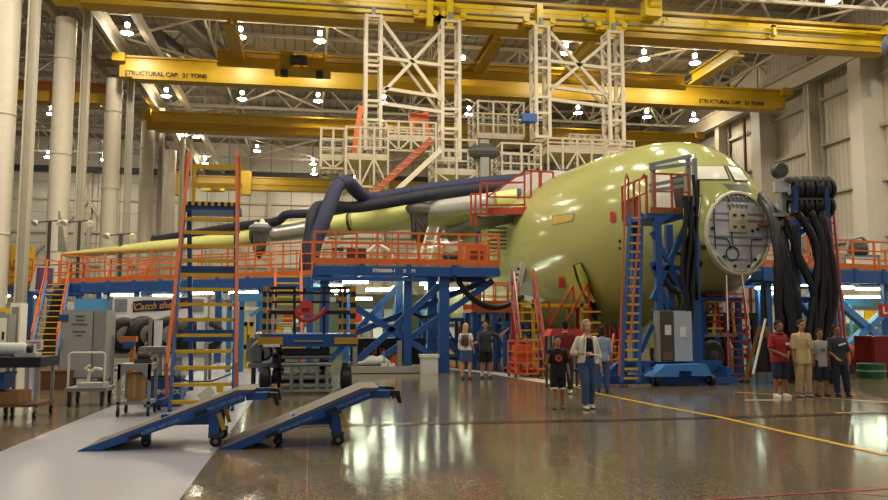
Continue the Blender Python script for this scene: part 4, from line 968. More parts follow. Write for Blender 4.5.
# small cart with cardboard box
sc_=T('tool_cart','grey open tool cart on casters holding a cardboard box on its lower shelf','cart',G(136,417))
y0=G(118,417).y; a=P(116,410,y0);b=P(151,364,y0); dp=.62
for x in(a.x,b.x-.05):
    for yy in(y0,y0+dp): MB().bx(x,x+.05,yy,yy+.05,.17,b.z).build('leg',GRY,sc_); wheel(sc_,(x+.025,yy+.025,.07),X_,.07,.045); MB().bx(x+.005,x+.045,yy+.005,yy+.045,.07,.18).build('fork',DGRY,sc_)
MB().bx(a.x,b.x,y0,y0+dp+.05,b.z-.1,b.z).build('top_tray',GRY,sc_); MB().bx(a.x,b.x,y0,y0+dp+.05,.2,.25).build('shelf',GRY,sc_)
MB().prism([(a.x,y0,b.z-.1),(a.x,y0,b.z-.3),(a.x+.18,y0,b.z-.1)],Y_*.03).build('gusset',GRY,sc_); MB().prism([(b.x,y0,b.z-.1),(b.x,y0,b.z-.3),(b.x-.18,y0,b.z-.1)],Y_*.03).build('gusset',GRY,sc_)
bxo=T('cardboard_box','brown cardboard box inside the small grey tool cart','box',((a.x+b.x)/2,y0+.3,.25)); MB().bx(a.x+.16,b.x-.16,y0+.06,y0+.5,.252,.72).build('carton',CARD,bxo); MB().bx(a.x+.29,b.x-.29,y0+.055,y0+.06,.3,.72).build('tape',mat('carton_tape',(172,134,84),.5),bxo)
tl=T('bench_vise','dark bench tool with upright lever on the small tool cart','tool',(a.x+.3,y0+.3,b.z)); c=V((a.x+.36,y0+.3,b.z))
MB().bx(c.x-.14,c.x+.14,c.y-.1,c.y+.1,c.z,c.z+.08).lathe(c+V((-.1,0,.13)),X_,[(0,.05),(.02,.07),(.2,.07),(.22,.05)],10).build('body',DGRY,tl); MB().rod(c+V((0,0,.12)),c+V((.03,0,.36)),.018).build('lever',CHR,tl)
pp=T('paper_sheet','white paper sheet on top of the small tool cart','paper',(a.x+.12,y0+.2,b.z)); MB().bx(a.x+.04,a.x+.22,y0+.1,y0+.35,b.z+.001,b.z+.006).build('sheet',FAB,pp)
# long grey bench and blue box behind the cart
gb=T('grey_workbench','grey sheet-metal bench behind the small tool cart, under the hanging tyres','bench',G(160,395))
y0=17.0; a=P(138,352,y0);b=P(176,0,y0); zt=P(150,347,y0).z; MB().bx(a.x,b.x,y0,y0+.8,zt-.12,zt).build('top',GRY,gb); 
for x in(a.x+.05,b.x-.12):
    for yy in(y0+.05,y0+.7): MB().bx(x,x+.07,yy,yy+.07,0,zt-.12).build('leg',GRY,gb)
bb=T('blue_case','blue case with white lettering standing by the foot of the tall stair','case',G(160,400)); a=P(144,397,16.1);b=P(181,377,16.1); MB().bx(a.x,b.x,16.1,16.6,.005,b.z).build('body',BLU,bb); text('SIMPLEX',((a.x+b.x)/2+.08,16.09,b.z*.5),X_,Z_,.13,WHT,bb,bold=.004)
MB().bx(a.x-.01,b.x+.01,16.08,16.62,b.z-.05,b.z).build('lid',BLU,bb)
# work bench at the frame edge
wb=T('work_bench','dark-topped rolling bench with cardboard shelves at the picture edge','bench',G(10,420))
y0=G(10,420).y; a=P(-14,368,y0);b=P(41,353,y0); MB().bx(a.x,b.x,y0,y0+1.0,a.z,a.z+.17).build('top',BLKP,wb)
for x in(P(12,0,y0).x,b.x-.1,a.x):
    for yy in(y0+.03,y0+.9): MB().bx(x,x+.05,yy,yy+.05,.14,a.z).build('leg',CHR,wb); wheel(wb,(x+.025,yy+.025,.07),X_,.07,.045)
MB().bx(a.x,b.x-.02,y0+.02,y0+.95,.2,.25).build('shelf',WOOD,wb)
for i,(x0,x1,z0,z1) in enumerate(((-12,14,.26,.5),(15,37,.26,.44))):
    u=P(x0,0,y0+.1).x;v=P(x1,0,y0+.1).x; t=T('cardboard_box',('long brown carton on the rolling bench shelf, beside the bench leg','low brown carton on the rolling bench shelf, under the white cylinder')[i],'box',((u+v)/2,y0+.3,z0)); MB().bx(u,v,y0+.12,y0+.8,z0-.008,z1).build('carton',CARD,t); MB().bx(u,v,y0+.44,y0+.5,z1,z1+.004).build('tape',mat('carton_tape',(172,134,84)),t)
zt=a.z+.17
t=T('white_canister','white cylinder with black cap lying on the dark rolling bench','canister',P(8,350,y0+.3)); q=P(-8,348,y0+.4); MB().lathe((q.x,y0+.4,zt+.12),X_,[(0,.09),(.04,.115),(.5,.115),(.56,.08)],14).build('body',FAB,t,True); MB().lathe((q.x+.56,y0+.4,zt+.12),X_,[(0,.07),(.08,.06)],12).build('cap',BLKP,t)
t=T('bench_tool','pale jig with small posts on the dark rolling bench','tool',P(27,350,y0+.3)); q=P(27,350,y0+.4); MB().bx(q.x-.16,q.x+.18,y0+.3,y0+.6,zt,zt+.06).build('base',mat('fixture_pale',(196,192,182)),t)
for dx in(-.1,.02,.12): MB().rod((q.x+dx,y0+.4,zt+.06),(q.x+dx,y0+.4,zt+.2),.025,8).build('post',WHT,t)
t=T('parts_bin','dark blue bin under the dark rolling bench top','bin',P(5,375,y0)); u=P(-10,0,y0).x; MB().bx(u,u+.5,y0+.1,y0+.6,.5,.74).build('tub',BLU,t); MB().bx(u-.02,u+.52,y0+.08,y0+.62,.72,.76).build('rim',BLU,t)
t=T('wooden_crate','low brown wooden crate beside the steel cabinet','crate',G(50,390)); a=G(40,390); MB().bx(a.x,a.x+.62,a.y,a.y+.7,.0,.42).build('box',WOOD,t); MB().bx(a.x-.02,a.x+.64,a.y-.02,a.y+.72,.42,.46).build('lid',WOOD,t)
# light-grey machine cabinets at far left under the deck
for i,(px0,px1,yt,Y,m,lab) in enumerate(((-6,9,314,33,GRY,'grey control cabinet at the frame edge under the wing tip deck'),(10,21,303,34,WHT,'pale tall cabinet with dark door slot beside the stair handrail'),(-2,7,308,37,YELP,'yellow-edged machine door under the wing tip deck'))):
    a=P(px0,320,Y);b=P(px1,yt,Y); t=T('machine_cabinet',lab,'cabinet',((a.x+b.x)/2,Y,0)); MB().bx(a.x,b.x,Y,Y+.8,0,b.z).build('body',m,t); MB().bx(a.x+.06,b.x-.06,Y-.03,Y,.25,b.z-.15).build('door',GRY if m!=GRY else WHT,t); MB().bx(b.x-.2,b.x-.12,Y-.06,Y-.03,1.0,1.3).build('handle',BLKP,t)
sg=T('white_sign','small white notice board in front of the stair foot','sign',P(35,344,20)); a=P(26,350,20);b=P(43,340,20); MB().bx(a.x,b.x,20,20.03,a.z,b.z).build('panel',FAB,sg); 
for x in(a.x+.05,b.x-.08): MB().bx(x,x+.03,20.03,20.06,0,b.z).build('leg',GRY,sg)
for k in range(3): MB().bx(a.x+.05,b.x-.05,19.99,20,b.z-.07-.06*k,b.z-.05-.06*k).build('printed_line',mat('print_red',(150,60,50)),sg)
# ================================================================== TYRES ON A RACK
tk=T('tyre_rack','grey tyre rack with long top rail behind the small carts','rack',P(160,380,23)); RY=23.0
a=P(106,0,RY);b=P(216,0,RY); zr=P(160,352,RY).z
for x in(a.x,(a.x+b.x)/2,b.x):
    for yy in(RY,RY+.9): MB().bx(x-.04,x+.04,yy-.04,yy+.04,0,zr+.9).build('leg',GRY,tk)
MB().bx(a.x,b.x,RY-.05,RY+.05,zr-.15,zr-.05).bx(a.x,b.x,RY+.85,RY+.95,zr-.15,zr-.05).build('rail',GRY,tk)
MB().bx(a.x,b.x,RY-.05,RY+.95,.3,.36).build('shelf',GRY,tk)
TYL=['black aircraft tyre at the cabinet end of the rack','black aircraft tyre second along the rack, turned half away','black aircraft tyre with a white cover strip, third along','black aircraft tyre half hidden by the orange side rail of the tall stair','black aircraft tyre seen between the yellow treads','black aircraft tyre with white cover, last on the rack']
for i,(px,py,r,ang) in enumerate(((115,331,.46,70),(124,329,.5,30),(143,331,.52,55),(170,331,.52,20),(189,331,.5,60),(206,331,.5,25))):
    c=P(px,py,RY+.45); ax=V((math.sin(R(ang)),-math.cos(R(ang)),0)); c=c if 0 else V((c.x,RY+.45,zr-.05+r))
    t=T('spare_aircraft_tyre',TYL[i],'tyre',c-Z_*r)
    MB().lathe(c-ax*.17,ax,[(0.0,r*.55),(.0,r*.8),(.05,r*.94),(.1,r),(.24,r),(.29,r*.94),(.34,r*.8),(.34,r*.55)],28).build('tread',BLK,t,True)
    MB().lathe(c-ax*.19,ax,[(0,r*.3),(.02,r*.5),(.36,r*.5),(.38,r*.3)],18).build('rim',GRY,t,True); MB().lathe(c-ax*.24,ax,[(0,r*.12),(.48,r*.12)],10).build('hub',DGRY,t)
    if i in(2,5): 
        MB().box(c+ax*.0+X_*(r*.9 if i==2 else -.1)-Y_*.35,.2,.12,r*1.5).build('cover_strip',FAB,t)
gf=T('gear_fixture','orange and blue landing gear fixture before the tyre rack','fixture',P(124,372,21.9)); c=P(124,356,21.9)
MB().bx(c.x-.1,c.x+.3,21.8,22.05,1.12,1.26).build('clamp',mat('fixture_orange',(186,110,40),.5),gf); MB().bx(c.x+.0,c.x+.25,21.75,22.05,.95,1.12).build('block',BLU,gf); MB().bx(c.x+.16,c.x+.26,21.8,22,0,1.0).build('stand',mat('fixture_orange',(186,110,40)),gf)
mb=MB().rod((c.x-.3,21.9,.0),(c.x-.3,21.9,1.3),.06).rod((c.x-.55,21.9,.6),(c.x-.3,21.9,1.2),.05); mb.build('strut',CHR,gf)
# banner and posters
pw=S('partition_wall',MB().bx(P(66,0,44).x,P(262,0,44).x,44,44.2,0,2.75),mat('partition_cream',(204,200,184),.6))
bn=T('banner','navy banner with gold script on a white backing, hung under the long platform','banner',P(160,310,36)); Yb=31.2
a=P(112,318,Yb);b=P(207,297,Yb); MB().bx(a.x,b.x,Yb,Yb+.04,a.z,b.z).build('backing',FAB,bn)
mb=MB(); n=12; p0=P(133,307.0,Yb);p1=P(191,303,Yb); 
vs=[];fs=[]
for i in range(n+1):
    t_=i/n; x=p0.x+(p1.x-p0.x)*t_; zc=p0.z+(p1.z-p0.z)*t_+.02*math.sin(t_*9); h=.2
    vs+=[(x,Yb-.02-.02*math.sin(t_*7),zc-h),(x,Yb-.02-.02*math.sin(t_*7),zc+h)]
for i in range(n): fs.append((2*i,2*i+2,2*i+3,2*i+1))
MB().add(vs,fs).build('navy_cloth',mat('banner_navy',(22,28,72),.6),bn)
text('"Catch the Spirit"',((p0.x+p1.x)/2+.06,Yb-.06,(p0.z+p1.z)/2-.02),(p1-p0),Z_,.34,mat('gold_ink',(180,140,70),.6),bn,italic=.35,bold=.008)
for i,(x0,x1) in enumerate(((114.5,127.5),(192,204))):
    a=P(x0,312,Yb);b=P(x1,299,Yb); t=T('photo_poster',('grey aircraft photo poster beside the start of the navy banner','grey aircraft photo poster beside the end of the navy banner')[i],'poster',((a.x+b.x)/2,Yb,a.z)); MB().bx(a.x,b.x,Yb-.03,Yb-.01,a.z,b.z).build('sheet',mat('photo_grey',(128,132,146),.5,var=.8,scale=5),t); MB().bx(a.x-.04,b.x+.04,Yb-.015,Yb-.002,a.z-.04,b.z+.04).build('border',WHT,t)
hb=T('hanging_bar','thin grey bar carrying the banner and posters','bar',P(160,296,Yb)); a=P(108,297,Yb+.1);b=P(212,297,Yb+.1); MB().bar(V((a.x,Yb+.1,a.z)),V((b.x,Yb+.1,a.z)),.05).build('tube',GRY,hb)
for x in(a.x+.1,b.x-.1): MB().bar(V((x,Yb+.1,0)),V((x,Yb+.1,a.z+.05)),.06).build('leg',GRY,hb)
lb=T('blue_storage_frame','pale blue storage frame under the long platform beside the posters','frame',P(92,320,39)); a=P(74,311,39);b=P(113,299,39); MB().bx(a.x,b.x,39,39.8,a.z,b.z).build('panel',BLUS,lb)
for x in(a.x,b.x-.15): MB().bx(x,x+.15,39,39.2,0,a.z).build('leg',BLUS,lb)
l2=T('blue_storage_frame','pale blue open frame with posts between the tall stair and the lift','frame',G(255,372)); Yf=27.6; a=P(236,301,Yf);b=P(270,293,Yf)
MB().bx(a.x-.2,b.x,Yf,Yf+.25,a.z,b.z).build('top_beam',BLUS,l2); MB().bx(a.x-.2,b.x,Yf,Yf+.1,P(0,306,Yf).z-.1,P(0,306,Yf).z).build('lower_beam',WHT,l2)
for px in(237,249,268): x=P(px,0,Yf).x; MB().bx(x-.08,x+.08,Yf,Yf+.18,0,a.z).build('post',mat('frame_mid_blue',(56,118,172),.5),l2)
MB().bar(P(250,316,Yf),P(268,304,Yf),.12).build('brace',BLUS,l2)
t=T('yellow_cart','bright yellow upright frame behind the pale blue posts','frame',G(248,364)); Yc=29.5; a=P(243,360,Yc);b=P(253,322,Yc); mb=MB().bx(a.x,a.x+.12,Yc,Yc+.4,.1,b.z).bx(b.x-.12,b.x,Yc,Yc+.4,.1,b.z).bx(a.x,b.x,Yc,Yc+.4,b.z-.15,b.z).bx(a.x,b.x,Yc,Yc+.4,.7,.85).bx(a.x,b.x,Yc,Yc+.4,0,.1); mb.build('frame',YELP,t); MB().bx(a.x+.12,b.x-.12,Yc+.1,Yc+.3,.85,1.2).build('tank',mat('tank_green',(60,92,60)),t)
# ================================================================== NOSE STAIR TOWER
nt_=T('stair_tower','blue wheeled stair tower at the crew door with red deck rails and yellow-rung ladder','stair tower',G(660,384))
NY=G(650,384).y   # front plane
def N(px,py,dy=0): return P(px,py,NY+dy)
zd=N(650,213).z
a=N(647,213);b=N(683,213)
MB().bx(a.x,b.x,NY,NY+1.7,zd-.14,zd).build('deck',BLU,nt_)
MB().bx(a.x+.1,b.x,NY-.02,NY,zd-.02,zd+.16).build('toe_board',mat('toe_brown',(140,84,50),.6),nt_)
RR=mat('rail_dark_red',(176,78,40),.5)
for x0,x1 in((650,683),):
    A_=V((N(x0,0).x,NY,zd));B_=V((N(x1,0).x,NY,zd)); railing(nt_,[A_,B_],1.08,RR,2,.05,(.55,),0)
railing(nt_,[V((a.x,NY,zd)),V((a.x,NY+1.7,zd))],1.0,RR,2,.05,(.55,),0)
MB().bx(a.x+.02,a.x+.05,NY+.5,NY+1.65,zd,zd+.55).build('side_panel',mat('panel_brown',(110,74,60),.6),nt_)
for px,dy in((652,.05),(688,.05),(652,1.6),(688,1.6)):
    x=N(px,0).x; MB().bx(x-.09,x+.09,NY+dy-.09,NY+dy+.09,.3,zd-.1).build('leg',BLU,nt_)
for (p,q,dy) in(((652,300),(688,220),.05),((652,232),(688,300),.05),((652,268),(688,268),.05),((652,262),(668,312),.05),((640,352),(652,325),.05),((652,225),(672,214),.0),((652,310),(688,360),1.6),((652,300),(688,225),1.6)):
    MB().bar(N(*p,dy),N(*q,dy),.12).build('brace',BLU,nt_)
# ladder
lx0,lx1=(630.5,641.5),(622,638.5)
for k in(0,1):
    MB().bar(N(lx1[k],383,-1.0),N(lx0[k],214,-.05),.09,.14).build('ladder_stringer',BLU,nt_)
for i in range(19):
    t_=(i+.5)/19; p=N(622,383,-1.0).lerp(N(630.5,214,-.05),t_); q=N(638.5,383,-1.0).lerp(N(641.5,214,-.05),t_); MB().bar(p,q,.12,.05).build('ladder_rung',YELP,nt_)
for (x0,x1,xt) in((619,624.5,626.5),(630,639,644)):
    mb=MB(); mb.tube([N(x0,376 if x0<625 else 345,-1.15),N(x1,225,-.3),N(x1+.6,180,-.1),N(xt,174,0),N(xt+2,180,.05),N(xt+2,213,.05)],.028,8); mb.build('ladder_handrail',RR,nt_,True)
# base skid
a=N(602,384);b=N(720,384)
MB().prism([N(602,383,-.7),N(602,377,-.7),N(619,362,-.7),N(650,361,-.7),N(650,366,-.7),N(622,368,-.7),N(606,383,-.7)],Y_*.25).build('outrigger',BLU,nt_)
MB().bar(N(604,381,-.55),N(735,380,-.55),.16,.16).build('base_rail',BLU,nt_); MB().bar(N(604,378,1.7),N(735,377,1.7),.16,.16).build('base_rail',BLU,nt_)
MB().bar(N(640,366,.05),N(720,365,.05),.2,.24).build('base_beam',BLU,nt_)
for px in(646,720): p=N(px,370,0); MB().bx(p.x-.08,p.x+.08,NY-.5,NY+1.8,.25,.45).build('base_cross',BLU,nt_)
a=N(651,380,-.9);b=N(713,365,-.9)
MB().prism([N(652,377,-.9),N(665,365,-.9),N(706,364,-.9),N(713,376,-.9),N(692,376,-.9),N(692,371,-.9),N(679,371,-.9),N(679,377,-.9)],Y_*.5).build('tow_carriage',BLUL,nt_)
for px in(656,711): c=N(px,381,-.75); wheel(nt_,(c.x,c.y,.15),X_,.15,.14,'wheel')
# grey upper frame at the door
gf_=[]
GF=mat('frame_silver_grey',(146,150,152),.4,.3)
for px in(649.5,684,690.5): MB().bx(N(px,0,1.2).x-.06,N(px,0,1.2).x+.06,NY+1.2,NY+1.32,zd-.8 if px>689 else zd,N(px,158 if px>680 else 164,1.2).z).build('door_frame_post',GF,nt_)
for (x0,y0,x1,y1) in((649.5,165,691,156),(649.5,169,691,163.5),(649.5,185.5,684,179),(649.5,191,684,186)): MB().bar(N(x0,y0,1.15),N(x1,y1,1.15),.08,.1).build('door_frame_bar',GF,nt_)
# control cabinet standing on the base
cc=T('control_cabinet','two-door control cabinet, one door dark and one pale, on the nose tower base','cabinet',N(674,362,-.4))
a=N(661,362,-.4);m_=N(674.5,362,-.4);b=N(691.5,310.5,-.4)
MB().bx(a.x,b.x,NY-.38,NY+.0,a.z,b.z).build('body',GRY,cc); 
d1=MB().bx(a.x+.01,m_.x-.01,NY-.41,NY-.38,a.z+.02,b.z-.02).build('door',mat('cabinet_dark_olive',(74,70,58),.5),cc,label='dark olive door'); d2=MB().bx(m_.x+.01,b.x-.01,NY-.41,NY-.38,a.z+.02,b.z-.02).build('door',mat('cabinet_pale_blue',(176,186,194),.35),cc,label='pale blue-grey door')
for dr_,x0,x1,y0,y1 in((d1,665,671,335,325),(d2,680,686,337,327)):
    p=N(x0,y0,-.42);q=N(x1,y1,-.42); MB().bx(p.x,q.x,NY-.425,NY-.412,p.z,q.z).build('notice',FAB,dr_)
p=N(663,360,-.42);q=N(672.5,352,-.42); MB().bx(p.x,q.x,NY-.425,NY-.412,p.z,q.z).build('kick_plate',mat('kick_brown',(120,84,58)),d1)
# hose bundle hanging beside the tower
hb_=T('hose_bundle','tangled bundle of black hoses hanging down the nose stair tower','hose',N(686,330,1.9))
for k in range(9):
    x=684+k*1.5; pts=[N(x+2.4*math.sin(k*1.7+j*1.3),(170 if k>6 else 196)+j*(24 if k>6 else 19)+k%3*5,-.35+.12*(k%3)) for j in range(8 if k<5 else 6)]
    MB().tube(pts,.055,6).build('hose',BLK,hb_,True)
for (x,y,r) in((674,292,.55),(668,300,.45),(676,280,.4),(680,270,.5)): MB().torus(N(x,y,1.5),V((.3,-1,.2)),r,.05,18,6).build('hose_coil',BLK,hb_,True)
# ================================================================== CABLE REEL TOWER
ct=T('cable_tower','blue cable tower draped with rows of thick black hoses beside the nose bulkhead','cable tower',G(812,384))
KY=G(812,383).y
def K(px,py,dy=0): return P(px,py,KY+dy)
for px0,px1,dy in((795,793,0),(825,835,0),(798,797,1.6),(824,832,1.6)): MB().bar(K(px1,383,dy),K(px0,186,dy),.14,.14).build('leg',mat('tower_blue_dark',(26,54,104),.45),ct)
for py in(220,300,345,372): MB().bar(K(797,py),K(829,py),.12,.16).build('cross_beam',BLU,ct)
for (p,q) in(((796,236),(816,222)),((796,300),(832,345)),((832,300),(796,345)),((796,345),(835,383)),((835,345),(796,383)),((798,260),(830,300))): MB().bar(K(*p),K(*q),.11).build('brace',BLU,ct)
a=K(788,222);b=K(827,214); MB().bx(a.x,b.x,KY-.1,KY+1.6,a.z+.05,a.z+.14).build('shelf',mat('shelf_brown',(128,78,42),.6),ct); MB().bx(a.x,b.x,KY-.12,KY-.08,a.z-.1,a.z+.06).build('shelf_edge',BLU,ct)
for py in(181,199): MB().bar(K(786,py),K(830,py),.06).build('hose_bar',DGRY,ct)
for row,(y0,h) in enumerate(((183,.42),(200,.38))):
    for k in range(11):
        c=K(790+k*3.5,y0+ (7 if row==0 else 7),.3); MB().torus(c,X_+Y_*.25*math.sin(k*2.1),h*.75,.075,16,7).build('hose_loop',BLK,ct,True)
# mast with drum
m0=K(775,283,.2); m1=K(784,158,.2)
for px in(776,787): MB().bx(K(px,0,.2).x-.06,K(px,0,.2).x+.06,KY+.2,KY+.36,K(0,285,.2).z,K(0,163,.2).z).build('mast_rail',GRY,ct)
for py in(187,215,245): MB().bar(K(774,py,.15),K(788,py,.15),.14,.3 if py<200 else .1).build('mast_plate',GRY if py>200 else mat('plate_silver',(190,190,186),.4,.3),ct)
c=K(779,171,.1); MB().lathe(c-V((.0,.15,0)),Y_,[(0,.12),(0,.19),(.05,.21),(.22,.21),(.26,.12)],20).build('reel',DGRY,ct,True)
# hanging hose trunks
def trunk(pts,r,lab='hose_trunk'):
    pts=[K(*p)+V((random.uniform(-.14,.14),random.uniform(-.1,.1),0)) for p in pts]
    for _ in range(2):
        q=[pts[0]]
        for u,v in zip(pts,pts[1:]): q+=[u.lerp(v,.25),u.lerp(v,.75)]
        pts=q+[pts[-1]]
    MB().tube(pts,[r*(.8+.35*math.sin(i*1.7+len(ct.children))**2) for i in range(len(pts))],9).build(lab,BLK,ct,True)
for k in range(8): trunk([(762+k,196+k*2,1.4),(772+k,212,.3),(777+k*1.5,250,-.1),(782+k*2.2,300,-.15),(786+k*2,350,-.1),(786+k*2.4,382,0)],.12)
for k in range(6): trunk([(796+k*5.4,212,-.1),(814+k*3,240,-.2),(816+k*3.5,300,-.2),(808+k*4,345,-.25),(812+k*4,382,-.2)],.1)
for k in range(2): trunk([(790,225,-.1),(800+k*3,262,-.25),(812+k*2,290,-.25),(818,330,-.25)],.09)
# red ladder on its far side
lr=T('red_ladder','thin pink-red ladder leaning against the cable tower','ladder',K(842,372,.5))
for x0,x1 in((827,844.5),(831,848)): MB().rod(K(x1,372,.3),K(x0,186,.9),.035).build('rail',mat('ladder_pink_red',(176,70,84),.5),lr)
for i in range(17): t_=(i+.5)/17; MB().rod(K(844.5,372,.3).lerp(K(827,186,.9),t_),K(848,372,.3).lerp(K(831,186,.9),t_),.022,6).build('rung',mat('ladder_pink_red',(176,70,84)),lr)
# ================================================================== GEAR UNDER THE NOSE
us=T('lattice_stand','blue work stand with yellow rungs under the nose, behind the control cabinet','stand',G(714,375)); UY=22.5
a=P(700,300,UY);b=P(738,300,UY); zt=P(0,293,UY).z
for x in(a.x,b.x):
    for y in(UY,UY+1.4): MB().bx(x-.07,x+.07,y-.07,y+.07,0,zt).build('leg',BLU,us)
MB().bx(a.x-.1,b.x+.1,UY-.1,UY+1.5,zt-.1,zt).build('deck',BLU,us); MB().bx(a.x-.3,b.x+.3,UY-.05,UY+.1,1.2,1.32).build('cross_beam',GRY,us)
for i in range(5): x=a.x+.15+(b.x-a.x-.3)*i/4; MB().bar((x,UY-.03,1.25),(x+.12*(1 if i%2 else -1),UY-.03,zt),.07).build('brace',[BLU,YELP,RED,BLU,YELP][i],us)
for i in range(6): z=1.45+i*.2; MB().bar((a.x+.2,UY-.06,z),(a.x+.7,UY-.06,z),.05).build('rung',[YELP,RED][i%2],us)
lad=T('slanted_ladder','red ladder with white rails standing under the nose bulkhead','ladder',P(733,372,20.6)); 
for x0,x1 in((726.5,729),(742,751)): MB().bar(P(x1,378,20.3),P(x0,275,20.9),.05).build('rail',RED,lad); MB().bar(P(x1-.8,330,20.45),P(x0,275,20.85),.025).build('white_rail',WHT,lad)
for i in range(11): t_=(i+.5)/13; MB().bar(P(729,378,20.3).lerp(P(726.5,275,20.9),t_),P(751,378,20.3).lerp(P(742,275,20.9),t_),.035).build('rung',RED,lad)
jk=T('tripod_jack','black and yellow tripod jack with a white strut, beside the man in red','jack',P(766,378,20)); c=P(766,370,20)
MB().lathe(V((c.x,20,.3)),Z_,[(0,.22),(.9,.2),(1.0,.1),(2.3,.07)],12).build('cylinder',BLKP,jk,True)
for ang in(30,150,270):
    d=V((math.cos(R(ang)),math.sin(R(ang)),0)); MB().bar(V((c.x,20,1.5))+d*.12,V((c.x,20,.06))+d*.55,.1).build('leg',mat('jack_amber',(150,104,30),.5),jk); MB().lathe(V((c.x,20,0))+d*.55,Z_,[(0,.14),(.06,.12)],12).build('foot_pad',BLKP,jk)
MB().rod(P(753,374,19.6),P(765.5,319,19.8),.035).build('white_strut',WHT,jk)
for i,(x,y,lab) in enumerate(((694,355,'black spare wheel standing under the nose, nearest the control cabinet'),(709,357,'second black spare wheel standing under the nose'))):
    c=P(x,355,23.6); t=T('spare_nose_tyre',lab,'tyre',V((c.x,23.6,0))); ax=V((.35,-1,0)).normalized(); r=.55; cc_=V((c.x,23.6,r))
    MB().lathe(cc_-ax*.2,ax,[(0,r*.5),(0,r*.85),(.08,r),(.32,r),(.4,r*.85),(.4,r*.5)],22).build('tread',BLK,t,True); MB().lathe(cc_-ax*.22,ax,[(0,r*.3),(.03,r*.5),(.4,r*.5),(.44,r*.3)],16).build('rim',DGRY,t,True)
# gas bottles in a row
for i in range(7):
    c=P(597+i*4.6,372,25); t=T('gas_bottle','dark red gas bottle in the row under the fuselage belly','bottle',V((c.x,25,0)),'red gas bottles in a row')
    if i==0: g0=t; MB().lathe(V((c.x,25,0)),Z_,[(0,.09),(.03,.1),(1.3,.1),(1.45,.05),(1.5,.035)],12).build('cylinder',mat('bottle_red',(120,28,24),.5),t,True); MB().lathe(V((c.x,25,1.5)),Z_,[(0,.05),(.12,.045),(.14,.02)],10).build('valve_cap',DGRY,t)
    else:
        for ch in g0.children: k=ch.copy(); COL.objects.link(k); k.parent=t; LOC[k.name]=V((0,0,0))
sl=T('step_ladder','small orange step ladder between the gas bottles and the nose tower','ladder',G(613,372)); SY=23.2
for x0,x1 in((608,614),(617,621)): MB().bar(P(x0,370,SY),P(x1,334,SY+.5),.06).build('rail',ORA,sl); MB().bar(P(x0+9,370,SY+.9),P(x1,334,SY+.5),.05).build('prop',ORA,sl)
for i in range(5): t_=(i+.6)/5.6; MB().bar(P(608,370,SY).lerp(P(614,334,SY+.5),t_),P(617,370,SY).lerp(P(621,334,SY+.5),t_),.14,.04).build('tread',YELP,sl)
# ================================================================== RED STANDS UNDER THE WING ROOT
RY_=24.5
s1=T('rolling_stair','red rolling stair with tall white-red rails at the open gear door','stair',G(530,385))
foot=P(534,384,23.6);foot.z=0.05; head=P(523,300,25.6)
stair(s1,foot,head,V((.75,0,0)),8,mat('stair_dull_red',(150,58,38),.5),YELP,mat('stair_dull_red',(150,58,38)),1.0,tread_d=.2,str_w=.06,str_h=.14)
for x0,x1 in((514,522),(533,546)): MB().bar(P(x1,350,23.8),P(x0,272,25.4),.04).build('side_rail',WHT if x0<520 else RED,s1)
for x in(head.x-.35,head.x+.35):
    MB().bx(x-.04,x+.04,25.6,25.68,0,head.z).build('leg',RED,s1); wheel(s1,(x,25.7,.1),X_,.1,.06)
MB().bx(foot.x-.4,foot.x+.4,23.5,25.7,.14,.2).build('base',RED,s1)
s2=T('orange_frame_stand','orange open frame stand in front of the red rolling stair','stand',G(525,385)); a=P(516,384,23.0);b=P(538,341,23.0); mb=MB(); lattice(mb,a.x,b.x,23,23.9,.12,b.z,2,3,.05,False); mb.build('frame',ORA,s2); MB().bx(a.x+.06,b.x-.15,23.1,23.7,.5,.95).build('orange_bag',mat('bag_orange',(216,92,44),.7),s2)
for x in(a.x,b.x): wheel(s2,(x,23.05,.07),X_,.07,.05); wheel(s2,(x,23.85,.07),X_,.07,.05)
s3=T('yellow_stair','yellow step stand with crossed red rails against the fuselage','stair',G(578,365)); SY=25.5
zt=P(0,301,SY).z; a=P(532,301,SY);b=P(592,301,SY)
MB().bx(a.x,b.x,SY,SY+1.5,zt-.12,zt).build('deck',YELP,s3)
for x in(a.x+.05,P(577,0,SY).x,b.x-.05): 
    for y in(SY+.05,SY+1.4): MB().bx(x-.05,x+.05,y-.05,y+.05,0,zt).build('leg',YELP if x<b.x-.1 else RED,s3)
for i in range(5): MB().bx(P(576,0,SY-.3*i).x,P(592,0,SY-.3*i).x,SY-.3*i-.3,SY-.3*i,zt-.3-.36*i,zt-.24-.36*i).build('tread',YELP,s3)
for (p,q) in(((549,326),(573,286)),((560,333),(588,283)),((549,326),(549,301)),((588,283),(590,318)),((573,286),(574,301))): MB().rod(P(*p,SY-.2),P(*q,SY-.2),.035).build('handrail',RED,s3)
s4=T('work_stand','low orange-railed stand on blue legs under the wing root','stand',G(490,370)); SY=28.5; a=P(472,309,SY);b=P(519,309,SY)
MB().bx(a.x,b.x,SY,SY+1.6,a.z-.12,a.z).build('deck',ORA,s4); railing(s4,[V((a.x,SY,a.z)),V((b.x,SY,a.z))],.95,ORA,4,.05,(.5,),.3)
railing(s4,[V((a.x,SY+1.6,a.z)),V((b.x,SY+1.6,a.z))],.95,ORA,3,.05,(.5,),.2)
for x in(a.x+.1,(a.x+b.x)/2,b.x-.1):
    for y in(SY+.1,SY+1.5): MB().bx(x-.07,x+.07,y-.07,y+.07,0,a.z).build('leg',BLU,s4)
MB().bar((a.x,SY+.1,.2),(b.x,SY+.1,a.z-.1),.1).build('brace',BLU,s4); MB().bar((b.x,SY+.1,.2),(a.x,SY+.1,a.z-.1),.1).build('brace',BLU,s4)
rc=T('red_cart','red-topped tool cart with a small lit screen behind the walking woman','cart',G(563,392)); CY_=19.2; a=P(549,336,CY_);b=P(584,329,CY_)
